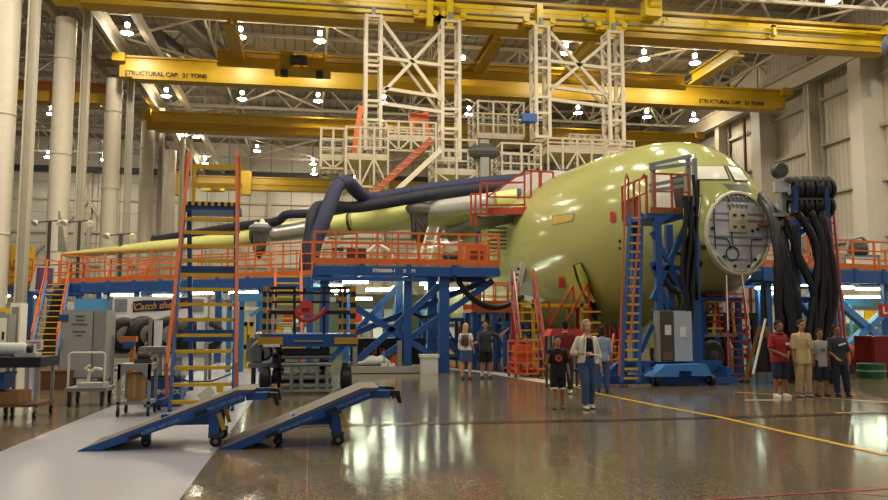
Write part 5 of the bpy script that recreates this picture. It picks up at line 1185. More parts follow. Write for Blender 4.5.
MB().prism([(a.x,CY_,a.z),(b.x,CY_,a.z),(b.x-.1,CY_,b.z),(a.x+.1,CY_,b.z)],Y_*.5).build('top',mat('cart_red',(196,52,50),.5),rc); 
for x in(a.x+.06,b.x-.06):
    for y in(CY_+.05,CY_+.45): MB().bx(x-.025,x+.025,y-.025,y+.025,.1,a.z).build('leg',DGRY,rc); wheel(rc,(x,y,.06),X_,.06,.04)
MB().bx(a.x+.06,b.x-.06,CY_+.05,CY_+.45,.4,.46).build('shelf',DGRY,rc)
p=P(564,346,CY_-.1);q=P(572,336,CY_-.1); MB().bx(p.x-.02,q.x+.02,CY_+.05,CY_+.1,p.z-.02,q.z+.02).build('screen_case',BLKP,rc); MB().bx(p.x,q.x,CY_+.04,CY_+.05,p.z,q.z).build('screen',mat('screen_blue',(150,196,230),.3,emit=1.2),rc)
# blue trestle carts behind the talking couple
for i,(x0,x1,yt,Y,lab) in enumerate(((505,540,322,26.5,'blue lattice trestle cart behind the man in dark shirt'),(424,462,318,30,'blue lattice trestle behind the blonde woman'),(470,506,312,32.5,'tall blue lattice trestle deeper under the wing root'))):
    t=T('trestle_cart',lab,'trestle',G((x0+x1)/2,375)); a=P(x0,375,Y);b=P(x1,yt,Y)
    for x in(a.x,b.x):
        for y in(Y,Y+1.2): MB().bx(x-.06,x+.06,y-.06,y+.06,.15,b.z).build('post',BLU,t); wheel(t,(x,y,.09),X_,.09,.06)
    for z in(.3,b.z*.55,b.z-.06): MB().bx(a.x,b.x,Y-.05,Y+.05,z-.06,z+.06).build('rail',BLU,t)
    MB().bar((a.x,Y,.3),((a.x+b.x)/2,Y,b.z-.1),.09).build('brace',BLU,t); MB().bar((b.x,Y,.3),((a.x+b.x)/2,Y,b.z-.1),.09).build('brace',BLU,t)
    MB().bx(a.x,b.x,Y,Y+1.2,b.z-.06,b.z).build('top',BLU,t)
# black hoses swinging from the platform to the fuselage
for i,(pts,lab) in enumerate(((((445,255,26.8),(452,268,26.6),(462,288,26.5),(476,303,26.6),(496,309,27),(512,303,27.5),(522,297,28.5)),'thick black hose sagging from the platform corner to the gear door'),(((400,305,29),(420,318,29),(440,314,29),(455,304,29.2),(468,300,29.5)),'thinner black hose looped low behind the blue braces'))):
    p=[P(*q) for q in pts]
    for _ in range(2):
        q=[p[0]]
        for u,v in zip(p,p[1:]): q+=[u.lerp(v,.25),u.lerp(v,.75)]
        p=q+[p[-1]]
    tag(MB().tube(p,.1 if i==0 else .06,8).build('black_hose',BLK,None,True),lab,'hose')
# tarp bag, helmets, boxes on the skid
sk0=G(343,374).y
t=T('tarp_bundle','white tarpaulin bundle lying on the pale skid','bundle',P(372,362,sk0+.5)); a=P(354,362,sk0+.6);b=P(391,354,sk0+.6); L_=b.x-a.x
rs=[]
for k in range(9):
    u=k/8; r=.27*(math.sin(math.pi*(.06+u*.88))**.6)*(1+.15*math.sin(k*2.3)); rs.append([V((a.x+L_*u,sk0+.7+r*1.1*math.cos(2*math.pi*i/14),.225+max(0,r*(.75+.75*math.sin(2*math.pi*i/14))*(.6+.4*u)))) for i in range(14)])
MB().loft(rs).build('tarp',FAB,t,'full'); MB().torus((a.x+L_*.8,sk0+.7,.43),X_,.25,.02,14,6).build('strap',GRY,t)
for i,(px,col,lab) in enumerate(((366,(150,30,40),'dark red reel standing on the skid behind the tarpaulin, first of three'),(374,(150,30,40),'dark red reel standing on the skid behind the tarpaulin, second of three'),(382,(150,30,40),'dark red reel standing on the skid behind the tarpaulin, third of three'))):
    c=P(px,352,sk0+1.25); t=T('hose_reel',lab,'reel',(c.x,sk0+1.25,.22)); MB().lathe((c.x-.06,sk0+1.25,.5),X_,[(0,.28),(.02,.28),(.03,.16),(.1,.16),(.11,.28),(.13,.28)],16).build('drum',mat('reel_red',col,.5),t,True); MB().bx(c.x-.1,c.x+.1,sk0+1.1,sk0+1.4,.222,.25).build('base',DGRY,t)
c=P(394,354,sk0+.9); t=T('orange_helmet','round orange container on the skid beside the tarpaulin','container',(c.x,sk0+.9,.22)); MB().lathe((c.x,sk0+.9,.222),Z_,[(0,.15),(.06,.21),(.3,.22),(.42,.16),(.47,.06)],16).build('shell',mat('bag_orange',(216,92,44)),t,True); MB().torus((c.x,sk0+.9,.52),Y_,.08,.02,12,6).build('handle',DGRY,t)
c=P(386,365,sk0+.1); t=T('white_parcel','small white parcel on the skid before the orange container','parcel',(c.x,sk0+.15,.22)); MB().bx(c.x-.15,c.x+.3,sk0+.1,sk0+.4,.221,.31).build('wrap',FAB,t); MB().bx(c.x+.04,c.x+.08,sk0+.09,sk0+.41,.221,.315).build('strap',GRY,t)
q=G(423,373); t=T('white_crate','white lidded crate at the end of the pale skid','crate',(q.x,q.y,0)); a=P(421,0,q.y-.1);b=P(436,354,q.y-.1); MB().bx(a.x,b.x,q.y-.55,q.y-.05,.0,b.z-.1).build('body',FAB,t); MB().bx(a.x-.03,b.x+.03,q.y-.58,q.y-.02,b.z-.1,b.z).build('lid',WHT,t)
# ================================================================== FAR SIDE CLUTTER
rcab=T('red_cabinet','red cabinet at the picture edge beside the green drum','cabinet',G(886,374)); RYc=21.6; a=P(873.5,374,RYc);b=P(905,336,RYc); MB().bx(a.x,b.x,RYc,RYc+.8,.02,b.z).build('body',mat('cabinet_red',(128,26,26),.45),rcab); MB().bx(a.x+.04,(a.x+b.x)/2-.01,RYc-.03,RYc,.1,b.z-.05).build('door',mat('cabinet_red',(128,26,26)),rcab); MB().bx((a.x+b.x)/2+.01,b.x-.04,RYc-.03,RYc,.1,b.z-.05).build('door',mat('cabinet_red',(128,26,26)),rcab)
gd_=T('green_drum','low wide green drum with pale band behind the man in dark shirt'.replace('man in dark shirt','leaning young man'),'drum',G(871,372)); c=P(871,364,21.3); r=.38; MB().lathe((c.x,21.3,0.0),Z_,[(0,r),(.18,r),(.2,r+.02),(.24,r+.02),(.26,r),(.42,r),(.44,r*.9)],24).build('shell',mat('drum_green',(26,92,58),.4),gd_,True); MB().lathe((c.x,21.3,.2),Z_,[(0,r+.024),(.03,r+.024)],24).build('band',mat('band_pale',(160,180,160)),gd_)
for i,(px,m,lab) in enumerate(((846,mat('coil_orange',(190,84,34),.5),'orange hose coil stacked upright beside the red cabinet'),(853,BLK,'black hose coil between the orange and the striped coil'),(860,mat('coil_maroon',(130,40,40),.5),'maroon hose coil next to the red cabinet'),(867,BLK,'black hose coil nearest the red cabinet'))):
    c=P(px,352,23.5); t=T('hose_coil',lab,'hose coil',(c.x,23.5,0))
    for k in range(3): MB().torus((c.x-.08+k*.08,23.5,.62),X_+Y_*.5,.27,.05,20,7).build('loop',m,t,True)
    MB().bx(c.x-.12,c.x+.12,23.4,23.6,.0,.34).build('base',DGRY,t)
rsn=T('red_sign','red sign with a white letter hanging under the far platform','sign',P(886,311,26)); a=P(879.5,317,26);b=P(897,304.5,26); MB().bx(a.x,b.x,26,26.04,a.z,b.z).build('panel',RED,rsn); text('L',(a.x+.22,25.99,(a.z+b.z)/2),X_,Z_,.34,FAB,rsn,bold=.02); MB().rod(((a.x+b.x)/2,26.02,b.z),((a.x+b.x)/2,26.02,b.z+.5),.012,6).build('hanger',GRY,rsn)
# machinery on the far platform
mt=T('deck_machine','grey machine with hoses standing on the far platform','machine',P(852,240,31)); c=P(851,246,31); z0=3.76
MB().bx(c.x-.8,c.x+.9,30.4,31.4,z0,z0+.75).build('body',GRY,mt); MB().lathe((c.x-.4,30.5,z0+1.0),X_,[(0,.2),(.1,.3),(.6,.3),(.7,.2)],14).build('motor',DGRY,mt,True); MB().bx(c.x+.3,c.x+.85,30.3,30.9,z0+.75,z0+1.25).build('control_box',WHT,mt)
mb=MB(); mb.tube([(c.x-.7,30.4,z0+.75),(c.x-.6,30.3,z0+1.4),(c.x,30.3,z0+1.5),(c.x+.4,30.4,z0+1.25)],.07,8); mb.build('pipe',CHR,mt,True)
fn=T('round_fan','round grey drum fan standing behind the cable tower','fan',P(811,260,30)); c=P(811,242,29.5); MB().lathe(c,Y_,[(0,.42),(.05,.46),(.3,.46),(.35,.42)],20).build('shroud',GRY,fn,True); MB().lathe(c-Y_*.03,Y_,[(0,.1),(.06,.12)],10).build('hub',DGRY,fn)
MB().bx(c.x-.05,c.x+.05,c.y+.1,c.y+.2,3.76,c.z-.4).build('stand',DGRY,fn)
fx2=T('parts_tray','white parts tray with blue rim on the far platform rail','tray',P(871,247,28.8)); c=P(866,252,29.6); MB().bx(c.x-.5,c.x+.5,c.y,c.y+.6,4.0,4.35).build('tray',WHT,fx2); MB().bx(c.x-.52,c.x+.52,c.y-.02,c.y+.62,4.35,4.4).build('rim',BLUS,fx2); MB().bx(c.x-.1,c.x+.1,c.y+.2,c.y+.4,3.76,4.0).build('stand',GRY,fx2)
# half-seen grey ball at the frame edge
gb_=T('grey_lamp_dome','dark blue-grey round dome at the picture edge under the front crane','dome',P(890,45,30)); c=P(893,45,30); MB().ell(c,.48,.48,.5,20,12).build('dome',mat('dome_grey',(84,92,108),.5),gb_,True); MB().rod(c+Z_*.45,c+Z_*13,.05).build('cable',DGRY,gb_)
# storage racks with bins behind the nearest platform
bcols={'blue':BLU,'red':RED,'yellow':YELP,'grey':GRY,'green':mat('bin_green',(70,120,70),.5),'white':FAB,'orange':ORA}
def rack(lab,where,px0,px1,Y,nsh,cols,grp):
    a=P(px0,0,Y).x;b=P(px1,0,Y).x; t=T('storage_rack',lab,'rack',((a+b)/2,Y,0)); H=2.5
    for x in(a,b):
        for y in(Y,Y+.8): MB().bx(x-.05,x+.05,y-.05,y+.05,0,H).build('post',BLUS,t)
    zs=[.25+k*(H-.35)/nsh for k in range(nsh)]
    for z in zs: MB().bx(a,b,Y,Y+.8,z-.06,z).build('shelf',STL,t)
    sn=['lowest','second','third','top'] 
    ordn=['first','second','third','fourth','fifth','sixth']; n=len(cols[0]); w=(b-a-.2)/n
    for k,z in enumerate(zs):
        for i in range(n):
            c=cols[k%len(cols)][i]; x=a+.1+w*i; h=.32+.12*((i*3+k)%3)
            o=T('storage_bin','%s bin, %s along the %s shelf of the rack %s'%(c,ordn[i],sn[k],where),'bin',(x+w/2,Y+.3,z),grp)
            MB().bx(x+.03,x+w-.03,Y+.05,Y+.6,z+.002,z+h).build('tub',bcols[c],o); MB().bx(x+.01,x+w-.01,Y+.02,Y+.63,z+h,z+h+.04).build('rim',bcols[c],o)
    return t
rack('pale blue storage rack behind the crossed braces of the nearest platform','behind the braces',352,398,37,3,[('blue','white','yellow','green'),('orange','grey','white','blue'),('red','white','blue','grey')],'bins on the rack behind the braces')
rack('pale blue storage rack past the blonde woman, under the wing root','past the couple',424,470,38,3,[('white','blue','orange','yellow'),('blue','green','white','red'),('white','yellow','blue','white')],'bins on the rack past the couple')
rack('pale blue storage rack under the long platform, behind the lift','behind the lift',278,318,39,3,[('white','grey','green','yellow'),('yellow','white','blue','white'),('grey','red','white','blue')],'bins on the rack behind the lift')
rack('pale blue storage rack under the far platform, behind the hose coils','beyond the cable tower',836,898,36,3,[('white','blue','yellow','white','red'),('green','white','grey','orange','blue'),('white','yellow','white','blue','grey')],'bins on the rack beyond the cable tower')
for i,(x0,x1,yy,Y,lab) in enumerate(((425,441,288,36,'fluorescent light over the rack past the blonde woman'),(478,497,322,36,'short fluorescent light low behind the talking couple'),(590,612,318,31,'fluorescent light under the fuselage belly above the gas bottles'))):
    a=P(x0,yy,Y); b=P(x1,yy,Y); b.z=a.z; t=tubes(lab,a,b,.3); MB().rod((a+b)/2+Z_*.1,V((((a+b)/2).x,Y,.0)) if yy>300 else (a+b)/2+Z_*1.2,.03,6).build('stand' if yy>300 else 'hanger',GRY,t)
S('partition_wall',MB().bx(P(262,0,43).x+.3,P(470,0,43).x,43,43.2,0,3.2),mat('partition_green_grey',(112,122,106),.6))

# added dark frame and panel, standing in for the dark under the nose
cr=T('nose_dark_block','added dark block standing in for the dark space below the aircraft nose','dark block',G(722,372)); cy=24.4; a=P(694,372,cy);b=P(757,300,cy)
MB().bx(a.x,b.x,cy,cy+1.6,1.75,1.95).build('saddle',BLKP,cr); MB().bx(a.x,b.x,cy+1.5,cy+1.56,0.0,1.75).build('back_panel',mat('block_dark',(34,34,36),.6),cr)
for x in(a.x+.1,(a.x+b.x)/2,b.x-.1):
    for y in(cy+.1,cy+1.4): MB().bx(x-.08,x+.08,y-.08,y+.08,0,1.75).build('leg',BLKP,cr)
MB().bar((a.x,cy+.1,.3),(b.x,cy+.1,1.6),.1).build('brace',DGRY,cr); MB().bar((b.x,cy+.1,.3),(a.x,cy+.1,1.6),.1).build('brace',DGRY,cr)
for i in range(5):
    c=V((a.x+.4+i*.36,cy-.25,0)); t=T('hydraulic_bottle',('red','amber','steel','red-capped amber','pale blue')[i]+' hydraulic bottle standing in front of the dark block under the nose','bottle',c); MB().lathe(c,Z_,[(0,.1),(.03,.12),(.7+.08*(i%3),.12),(.85+.08*(i%3),.05),(.95+.08*(i%3),.04)],12).build('cylinder',[RED,mat('jack_amber',(150,104,30)),CHR,mat('jack_amber',(150,104,30)),BLUS][i],t,True); MB().lathe(c+Z_*(.95+.08*(i%3)),Z_,[(0,.05),(.08,.045)],10).build('cap',RED if i==3 else DGRY,t)
S('backdrop_partition',MB().bx(P(770,0,40).x,P(770,0,40).x+22,40,40.2,0,3.1),mat('backdrop_teal',(96,112,112),.6))  # added dark backdrop, keeps bright walls from showing under the far platform
# things lying and standing on the nearest platform
def dk(px,v): q=P(px,260,26.2+v); return V((q.x,26.2+v,3.522))
c=dk(338,1.2); t=T('work_stool','black work stool on the nearest platform, first from its stair end','stool',c); MB().lathe(c+Z_*.55,Z_,[(0,.16),(.02,.2),(.08,.2),(.1,.17)],16).build('seat',BLKP,t,True)
for k in range(4): d=V((math.cos(k*1.57+.4),math.sin(k*1.57+.4),0)); MB().bar(c+Z_*.56+d*.12,c+d*.22+Z_*.012,.03).build('leg',GRY,t)
c=dk(356,.9); t=T('tool_chest','dark tool chest on the nearest platform behind the orange rail','tool chest',c); MB().bx(c.x-.3,c.x+.35,c.y,c.y+.45,c.z,c.z+.62).build('body',DGRY,t)
for k in range(3): MB().bx(c.x-.27,c.x+.32,c.y-.02,c.y,c.z+.05+.19*k,c.z+.21+.19*k).build('drawer',mat('drawer_red_brown',(120,52,34),.5),t)
c=dk(380,1.6); t=T('bent_white_pipe','bent white pipe leaning above the nearest platform floor','pipe',c); MB().tube([c+V((-.5,0,.05)),c+V((-.45,0,.55)),c+V((-.1,0,.85)),c+V((.35,0,.6)),c+V((.5,0,.05))],.07,10).build('pipe',WHT,t,True); MB().box(c+V((0,0,.02)),1.2,.2,.04).build('foot_plate',GRY,t)
c=dk(405,1.0); t=T('trestle','orange trestle on the nearest platform under the engine pylon','trestle',c)
for s in(-1,1):
    for r in(-1,1): MB().bar(c+V((s*.55,r*.25,0)),c+V((s*.45,r*.03,.8)),.05).build('leg',ORA,t)
MB().bar(c+V((-.6,0,.82)),c+V((.6,0,.82)),.09,.07).build('top_bar',ORA,t)
c=dk(428,1.4); t=T('leaning_ladder','pale ladder leaning on the nearest platform beside the trestle','ladder',c)
for s in(-.18,.18): MB().bar(c+V((s-.2,0,0)),c+V((s+.25,.4,1.5)),.05).build('rail',WHT,t)
for k in range(5): MB().bar(c+V((-.38,0,0))+V((.45,.4,1.5))*((k+.6)/5.4),c+V((-.02,0,0))+V((.45,.4,1.5))*((k+.6)/5.4),.035).build('rung',WHT,t)
c=dk(452,.8); t=T('cable_drum','brown cable drum standing on the nearest platform near its far corner','drum',c); MB().lathe(c+V((-.2,.1,.3)),X_,[(0,.3),(.04,.3),(.05,.16),(.35,.16),(.36,.3),(.4,.3)],18).build('drum',WOOD,t,True); MB().lathe(c+V((-.13,.1,.3)),X_,[(0,.2),(.26,.2)],14).build('cable',BLK,t)
c=dk(476,1.0); t=T('orange_locker','orange locker with dark slot at the far corner of the nearest platform','locker',c); MB().bx(c.x-.35,c.x+.4,c.y,c.y+.5,c.z,c.z+.8).build('body',ORA,t); MB().bx(c.x-.2,c.x+.25,c.y-.02,c.y,c.z+.25,c.z+.6).build('door',mat('drawer_red_brown',(120,52,34)),t)
# things on the long platform
def dl(u,v): q=onL(u,v,3.553); return q
for i,(u,lab) in enumerate(((.20,'orange trestle on the long platform nearest the wing tip stair'),(.36,'orange trestle on the long platform just before the tall ladder'),(.72,'orange trestle on the long platform past the tall ladder'))):
    c=dl(u,1.3); t=T('trestle',lab,'trestle',c)
    for s in(-1,1):
        for r in(-1,1): MB().bar(c+V((s*.8,r*.3,0)),c+V((s*.7,r*.03,.85)),.06).build('leg',ORA,t)
    MB().bar(c+V((-.9,0,.87)),c+V((.9,0,.87)),.1,.08).build('top_bar',ORA,t)
c=dl(.29,1.0); t=T('folded_ladder','orange ladder laid slanting on the long platform','ladder',c)
for s in(0,.3): MB().bar(c+V((-1.3,s,.05)),c+V((1.3,s,.75)),.06).build('rail',ORA,t)
for k in range(7): p=c+V((-1.3,0,.05)).lerp(V((1.3,0,.75)),(k+.5)/7); MB().bar(p,p+V((0,.3,0)),.04).build('rung',ORA,t)
MB().bar(c+V((1.25,.15,0)),c+V((1.25,.15,.74)),.06).build('prop',ORA,t)
# ================================================================== PEOPLE
def capsule(mb,p,q,r0,r1,n=12,flat0=False,flat1=False,sq=(1,1),side=None):
    p=V(p);q=V(q);d=(q-p); L=d.length; d.normalize()
    u=V(side) if side else (V((1,0,0)) if abs(d.x)<.8 else V((0,1,0))); u=(u-d*u.dot(d)).normalized(); w=d.cross(u)
    prof=[]
    if flat0: prof+= [(0,1e-4),(0,r0)]
    else: prof+=[(-r0*math.cos(a),r0*math.sin(a)+1e-4) for a in(0,.4,.8,1.2)]+[(0,r0)]
    if flat1: prof+=[(L,r1),(L,1e-4)]
    else: prof+=[(L,r1)]+[(L+r1*math.sin(a),r1*math.cos(a)+1e-4) for a in(.4,.8,1.2,1.57)]
    rings=[[p+d*t+(u*math.cos(2*math.pi*k/n)*sq[0]+w*math.sin(2*math.pi*k/n)*sq[1])*r for k in range(n)] for t,r in prof]
    mb.loft(rings)
def tloft(mb,rings,n=20):   # rings: (centre, rx, ry)
    mb.loft([[V(c)+V((rx*math.cos(2*math.pi*k/n),ry*math.sin(2*math.pi*k/n),0)) for k in range(n)] for c,rx,ry in rings])
def remesh(mb,vox,smooth=2):
    me=bpy.data.meshes.new('r'); me.from_pydata(mb.v,[],mb.f); bm=bmesh.new(); bm.from_mesh(me); bmesh.ops.recalc_face_normals(bm,faces=bm.faces); bm.to_mesh(me); bm.free()
    o=bpy.data.objects.new('r',me); COL.objects.link(o); m=o.modifiers.new('r','REMESH'); m.mode='VOXEL'; m.voxel_size=vox; m.use_smooth_shade=True
    if smooth: s=o.modifiers.new('s','SMOOTH'); s.factor=.5; s.iterations=smooth
    dg=bpy.context.evaluated_depsgraph_get(); e=bpy.data.meshes.new_from_object(o.evaluated_get(dg)); bpy.data.objects.remove(o)
    v=[x.co.copy() for x in e.vertices]; f=[list(p.vertices) for p in e.polygons]; bpy.data.meshes.remove(e); return v,f
SKIN=mat('skin_light',(214,160,128),.5,var=.06); SKIN2=mat('skin_tan',(182,124,92),.5,var=.06); SKIN3=mat('skin_brown',(150,100,72),.5,var=.06)
LIP=mat('lip',(150,74,66),.5); EYE=mat('eye_dark',(28,22,18),.2); EYW=mat('eye_white',(226,220,210),.3)
HAIRB=mat('hair_black',(22,18,16),.85,var=.3,scale=30); HAIRG=mat('hair_grey_blonde',(150,132,110),.85,var=.3,scale=30); HAIRY=mat('hair_blonde',(208,168,104),.85,var=.25,scale=30); HAIRD=mat('hair_dark_brown',(48,34,26),.85,var=.3,scale=30)
def person(lab,at,H,face,skin,hairm,hair='short',arms=None,legs=None,top=None,bottom=None,shoe=None,sock=None,girth=1.0,lean=0,headturn=0,headtilt=0,extra=None,female=False):
    """at: ground point, face: heading in degrees (0 = towards the camera, -Y)"""
    t=T('person',lab,'person',(at.x,at.y,0)); rot=Matrix.Rotation(R(face),3,'Z'); O=V((at.x,at.y,0))
    def w(p): p=V(p); p=V((p.x+lean*p.z,p.y,p.z)); return O+rot@(p*H)
    g=girth; sw=.1*(.93 if female else 1)*(1+.25*(g-1)); hipw=.05
    sh=[V((s*sw,.008,.788)) for s in(-1,1)]
    arms=arms or [((-.03,0,-1),(.0,-.12,-1)),((.03,0,-1),(0,-.12,-1))]; legs=legs or [((-.01,0),(-.012,0)),((.01,0),(.012,0))]
    mb=MB(); A=[];Lg=[]
    for i,s in enumerate((-1,1)):
        d1=V(arms[i][0]).normalized();d2=V(arms[i][1]).normalized(); el=sh[i]+d1*.172; wr=el+d2*.142; A.append((sh[i],el,wr,d2,arms[i][2] if len(arms[i])>2 else None))
        hp=V((s*hipw,0,.51)); (kx,ky),(ax,ay)=legs[i]; kn=V((hp.x+kx,ky-.012,.285)); an=V((hp.x+ax,ay,.045)); Lg.append((hp,kn,an))
    # torso
    tor=[(V((0,.004,.475)),.062*g,.05*g),(V((0,.004,.51)),.092*g*(1.04 if female else 1),.064*g),(V((0,0,.56)),.086*g,.06*g),(V((0,-.002,.62)),(.076 if female else .083)*g,.055*g),(V((0,-.004,.70)),.09*(1+.6*(g-1)),.064*g),(V((0,0,.76)),.096*(1+.4*(g-1)),.06*g),(V((0,.004,.795)),.09,.05),(V((0,.006,.815)),.064,.042),(V((0,.008,.832)),.042,.036),(V((0,.004,.848)),.03,.03)]
    W=lambda rs,o=0:[(w(c),(a+o)*H,(b+o)*H) for c,a,b in rs]
    def tl(mbx,rs,o=0,n=22): mbx.loft([[w(c+V(((a+o)*math.cos(2*math.pi*k/n),(b+o)*math.sin(2*math.pi*k/n),0))) for k in range(n)] for c,a,b in rs])
    tl(mb,tor)
    capsule(mb,w((0,.004,.83)),w((0,-.004,.885)),.031*H,.03*H)
    for (s0,el,wr,d2,hd) in A:
        capsule(mb,w(s0),w(el),.029*H*(.85+.15*g),.023*H); capsule(mb,w(el),w(wr),.0245*H,.0165*H)
        # hand: palm, four fingers of unequal length, thumb off the side
        d=d2; lat=V((0,1,0)) if abs(d.y)<.75 else V((1,0,0)); 
        if hd: lat=V(hd)
        lat=(lat-d*lat.dot(d)).normalized(); nrm=d.cross(lat); sgn=1 if s0.x>0 else -1
        inward=V((-sgn,-.3,0)); nrm=nrm if nrm.dot(inward)>0 else -nrm
        pc=wr+d*.028; capsule(mb,w(wr),w(wr+d*.044),.016*H,.021*H,sq=(1.05,.55),side=rot@lat)
        for k,(off,ln) in enumerate(((-.0175,.036),(-.006,.043),(.0055,.041),(.017,.032))):
            b=wr+d*.05+lat*off; m=b+(d+nrm*.18+lat*off*2.2).normalized()*ln*.55; e=m+(d+nrm*.75).normalized()*ln*.5
            capsule(mb,w(b),w(m),.0052*H,.0048*H,8); capsule(mb,w(m),w(e),.0048*H,.0042*H,8)
        tb=wr+d*.018-lat*.017; tm=tb+(d*.6-lat*.8+nrm*.2).normalized()*.024; te=tm+(d*.9-lat*.2+nrm*.4).normalized()*.02
        capsule(mb,w(tb),w(tm),.0068*H,.0058*H,8); capsule(mb,w(tm),w(te),.0058*H,.005*H,8)
    for (hp,kn,an) in Lg:
        capsule(mb,w(hp),w(kn),.053*H*g**.6,.034*H*g**.4); capsule(mb,w(kn),w(kn.lerp(an,.3)+V((0,.008,0))),.034*H,.036*H*g**.3); capsule(mb,w(kn.lerp(an,.3)+V((0,.008,0))),w(an),.035*H*g**.3,.021*H)
        capsule(mb,w(an+V((0,.012,-.02))),w(an+V((0,-.075,-.028))),.02*H,.015*H,sq=(1,.8))
    # head
    hr=rot@Matrix.Rotation(R(headturn),3,'Z')@Matrix.Rotation(R(headtilt),3,'Y'); hc=w((0,-.008,.93))
    HS=1.08*H
    def h(p): return hc+hr@(V(p)*HS)
    sk=MB(); mb.ell(hc+hr@(V((0,.006,.012))*HS),.043*HS,.053*HS,.056*HS,16,12,hr); mb.ell(h((0,-.012,-.028)),.034*HS,.038*HS,.036*HS,14,10,hr); mb.ell(h((0,-.034,-.05)),.016*HS,.014*HS,.012*HS,10,8,hr)
    capsule(mb,h((0,-.046,.008)),h((0,-.058,-.016)),.0055*HS,.0095*HS,8); capsule(mb,h((-.02,-.043,.017)),h((.02,-.043,.017)),.0065*HS,.0065*HS,8)
    for s in(-1,1): mb.ell(h((s*.044,.006,-.006)),.006*HS,.011*HS,.017*HS,8,8,hr)
    v,f=remesh(mb,.0062*H/1.0 if False else .0095,2)
    bd=MB(); bd.v=v; bd.f=f; bd.m=[0]*len(f)
    bd.mi=1
    for s in(-1,1): bd.ell(h((s*.018,-.0455,.005)),.0065*HS,.004*HS,.0042*HS,10,6,hr)
    bd.mi=2
    for s in(-1,1): bd.ell(h((s*.018,-.049,.005)),.0032*HS,.0022*HS,.0034*HS,8,6,hr); capsule(bd,h((s*.011,-.0495,.0165)),h((s*.027,-.0455,.0175)),.0022*HS,.0018*HS,6)
    bd.mi=3; bd.ell(h((0,-.0475,-.036)),.0135*HS,.006*HS,.0042*HS,10,6,hr)
    bd.build('body',[skin,EYW,hairm if hair!='x' else EYE,LIP],t,'full')
    # hair
    hb=MB(); hb.ell(h((0,.012,.022)),.0475*HS,.054*HS,.055*HS,18,12,hr)
    if hair in('bob','long'):
        hb.ell(h((0,.025,-.02)),.05*HS,.038*HS,.06*HS,16,12,hr)
        if hair=='long': hb.ell(h((0,.036,-.085)),.05*HS,.026*HS,.1*HS,16,12,hr)
        else: 
            for s in(-1,1): hb.ell(h((s*.042,.0,-.012)),.013*HS,.026*HS,.045*HS,10,8,hr)
    else: hb.ell(h((0,.03,-.01)),.042*HS,.032*HS,.042*HS,14,10,hr)
    # fringe stays above the brow: cut the front of the cap
    v,f=remesh(hb,.011,3); inv=hr.inverted(); 
    def keep(p):
        q=inv@(p-hc)/HS
        return not (q.y<-.018 and q.z<.036 - (0.0 if abs(q.x)<.03 else .0) and abs(q.x)<.046) 
    kk=[keep(p) for p in v]; f=[x for x in f if sum(kk[i] for i in x)>=len(x)-1]; 
    o=MB(); o.v=v;o.f=f;o.m=[0]*len(f); o.build('hair',hairm,t,'full')
    # garments
    def sleeve(mbx,i,upto,off):
        s0,el,wr,d2,_=A[i]
        capsule(mbx,w(s0),w(s0.lerp(el,min(1,upto))),(.026*(.85+.15*g)+off)*H,(.026+off*(1.3 if upto<1 else 1))*H,flat1=upto<1)
        if upto>1: capsule(mbx,w(el),w(el.lerp(wr,upto-1)),(.026+off)*H,(.018+off)*H,flat1=True)
    if top:
        m,sl,off,hem=top[:4]; mbx=MB(); rs=[(c,a,b) for c,a,b in tor if hem<=c.z<=.835]; 
        rs=[(V((0,.002,hem)),.1*g,.072*g),(V((0,.002,min(.55,hem+.06))),.099*g,.071*g)]+[r for r in rs if r[0].z>max(hem+.02,.57)]; rs[-1]=(rs[-1][0],.042,.036)
        tl(mbx,rs,off)
        for i in(0,1): sleeve(mbx,i,sl,off*.9)
        v,f=remesh(mbx,.013,2); o=MB(); o.v=v;o.f=f;o.m=[0]*len(f); to=o.build('shirt' if len(top)<5 else top[4],m,t,'full')
    else: to=None
    if bottom:
        m,ln,off=bottom[:3]; mbx=MB(); tl(mbx,[(V((0,.004,.455)),.078*g,.056*g),(V((0,.004,.50)),.094*g,.066*g),(V((0,0,.56)),.087*g,.061*g),(V((0,0,.595)),.082*g,.057*g)],off)
        for (hp,kn,an) in Lg:
            if len(bottom)>3 and bottom[3]=='skirt': continue
            k=min(1,ln); capsule(mbx,w(hp),w(hp.lerp(kn,k)),(.053*g**.6+off)*H,((.036 if ln>1 else .043)*g**.5+off*1.3)*H,flat1=ln<=1)
            if ln>1: capsule(mbx,w(kn),w(kn.lerp(an,ln-1)),(.037*g**.4+off)*H,(.03+off)*H,flat1=True)
        if len(bottom)>3 and bottom[3]=='skirt': tl(mbx,[(V((0,0,.33)),.105*g,.075*g),(V((0,0,.46)),.1*g,.07*g),(V((0,0,.52)),.09*g,.06*g)],off)
        v,f=remesh(mbx,.013,2); o=MB(); o.v=v;o.f=f;o.m=[0]*len(f); bo=o.build('skirt' if len(bottom)>3 and bottom[3]=='skirt' else ('trousers' if ln>1.3 else 'shorts'),m,t,'full')
    if sock:
        for (hp,kn,an) in Lg: x=MB(); capsule(x,w(an+V((0,.004,-.01))),w(an.lerp(kn,.3)),.025*H,.033*H,flat1=True); x.build('sock',sock,t,True)
    if shoe:
        for (hp,kn,an) in Lg:
            x=MB(); capsule(x,w(V((an.x,an.y+.022,.024))),w(V((an.x,an.y-.08,.019))),.0245*H,.019*H,sq=(1,.95)); capsule(x,w(an+V((0,.006,-.015))),w(an+V((0,.004,.008))),.026*H,.025*H,flat1=True)
            v,f=remesh(x,.012,2); v=[V((p.x,p.y,max(p.z,.003))) for p in v]; o=MB(); o.v=v;o.f=f;o.m=[0]*len(f); so=o.build('shoe',shoe,t,'full')
            MB().loft([[w(V((an.x+a*.0265,an.y-.03+b*.078,z))) for a,b in((math.cos(2*math.pi*k/16),math.sin(2*math.pi*k/16)) for k in range(16))] for z in(.001,.012)]).build('sole',mat('sole',(60,56,52)) if shoe!=WHT else WHT,so)
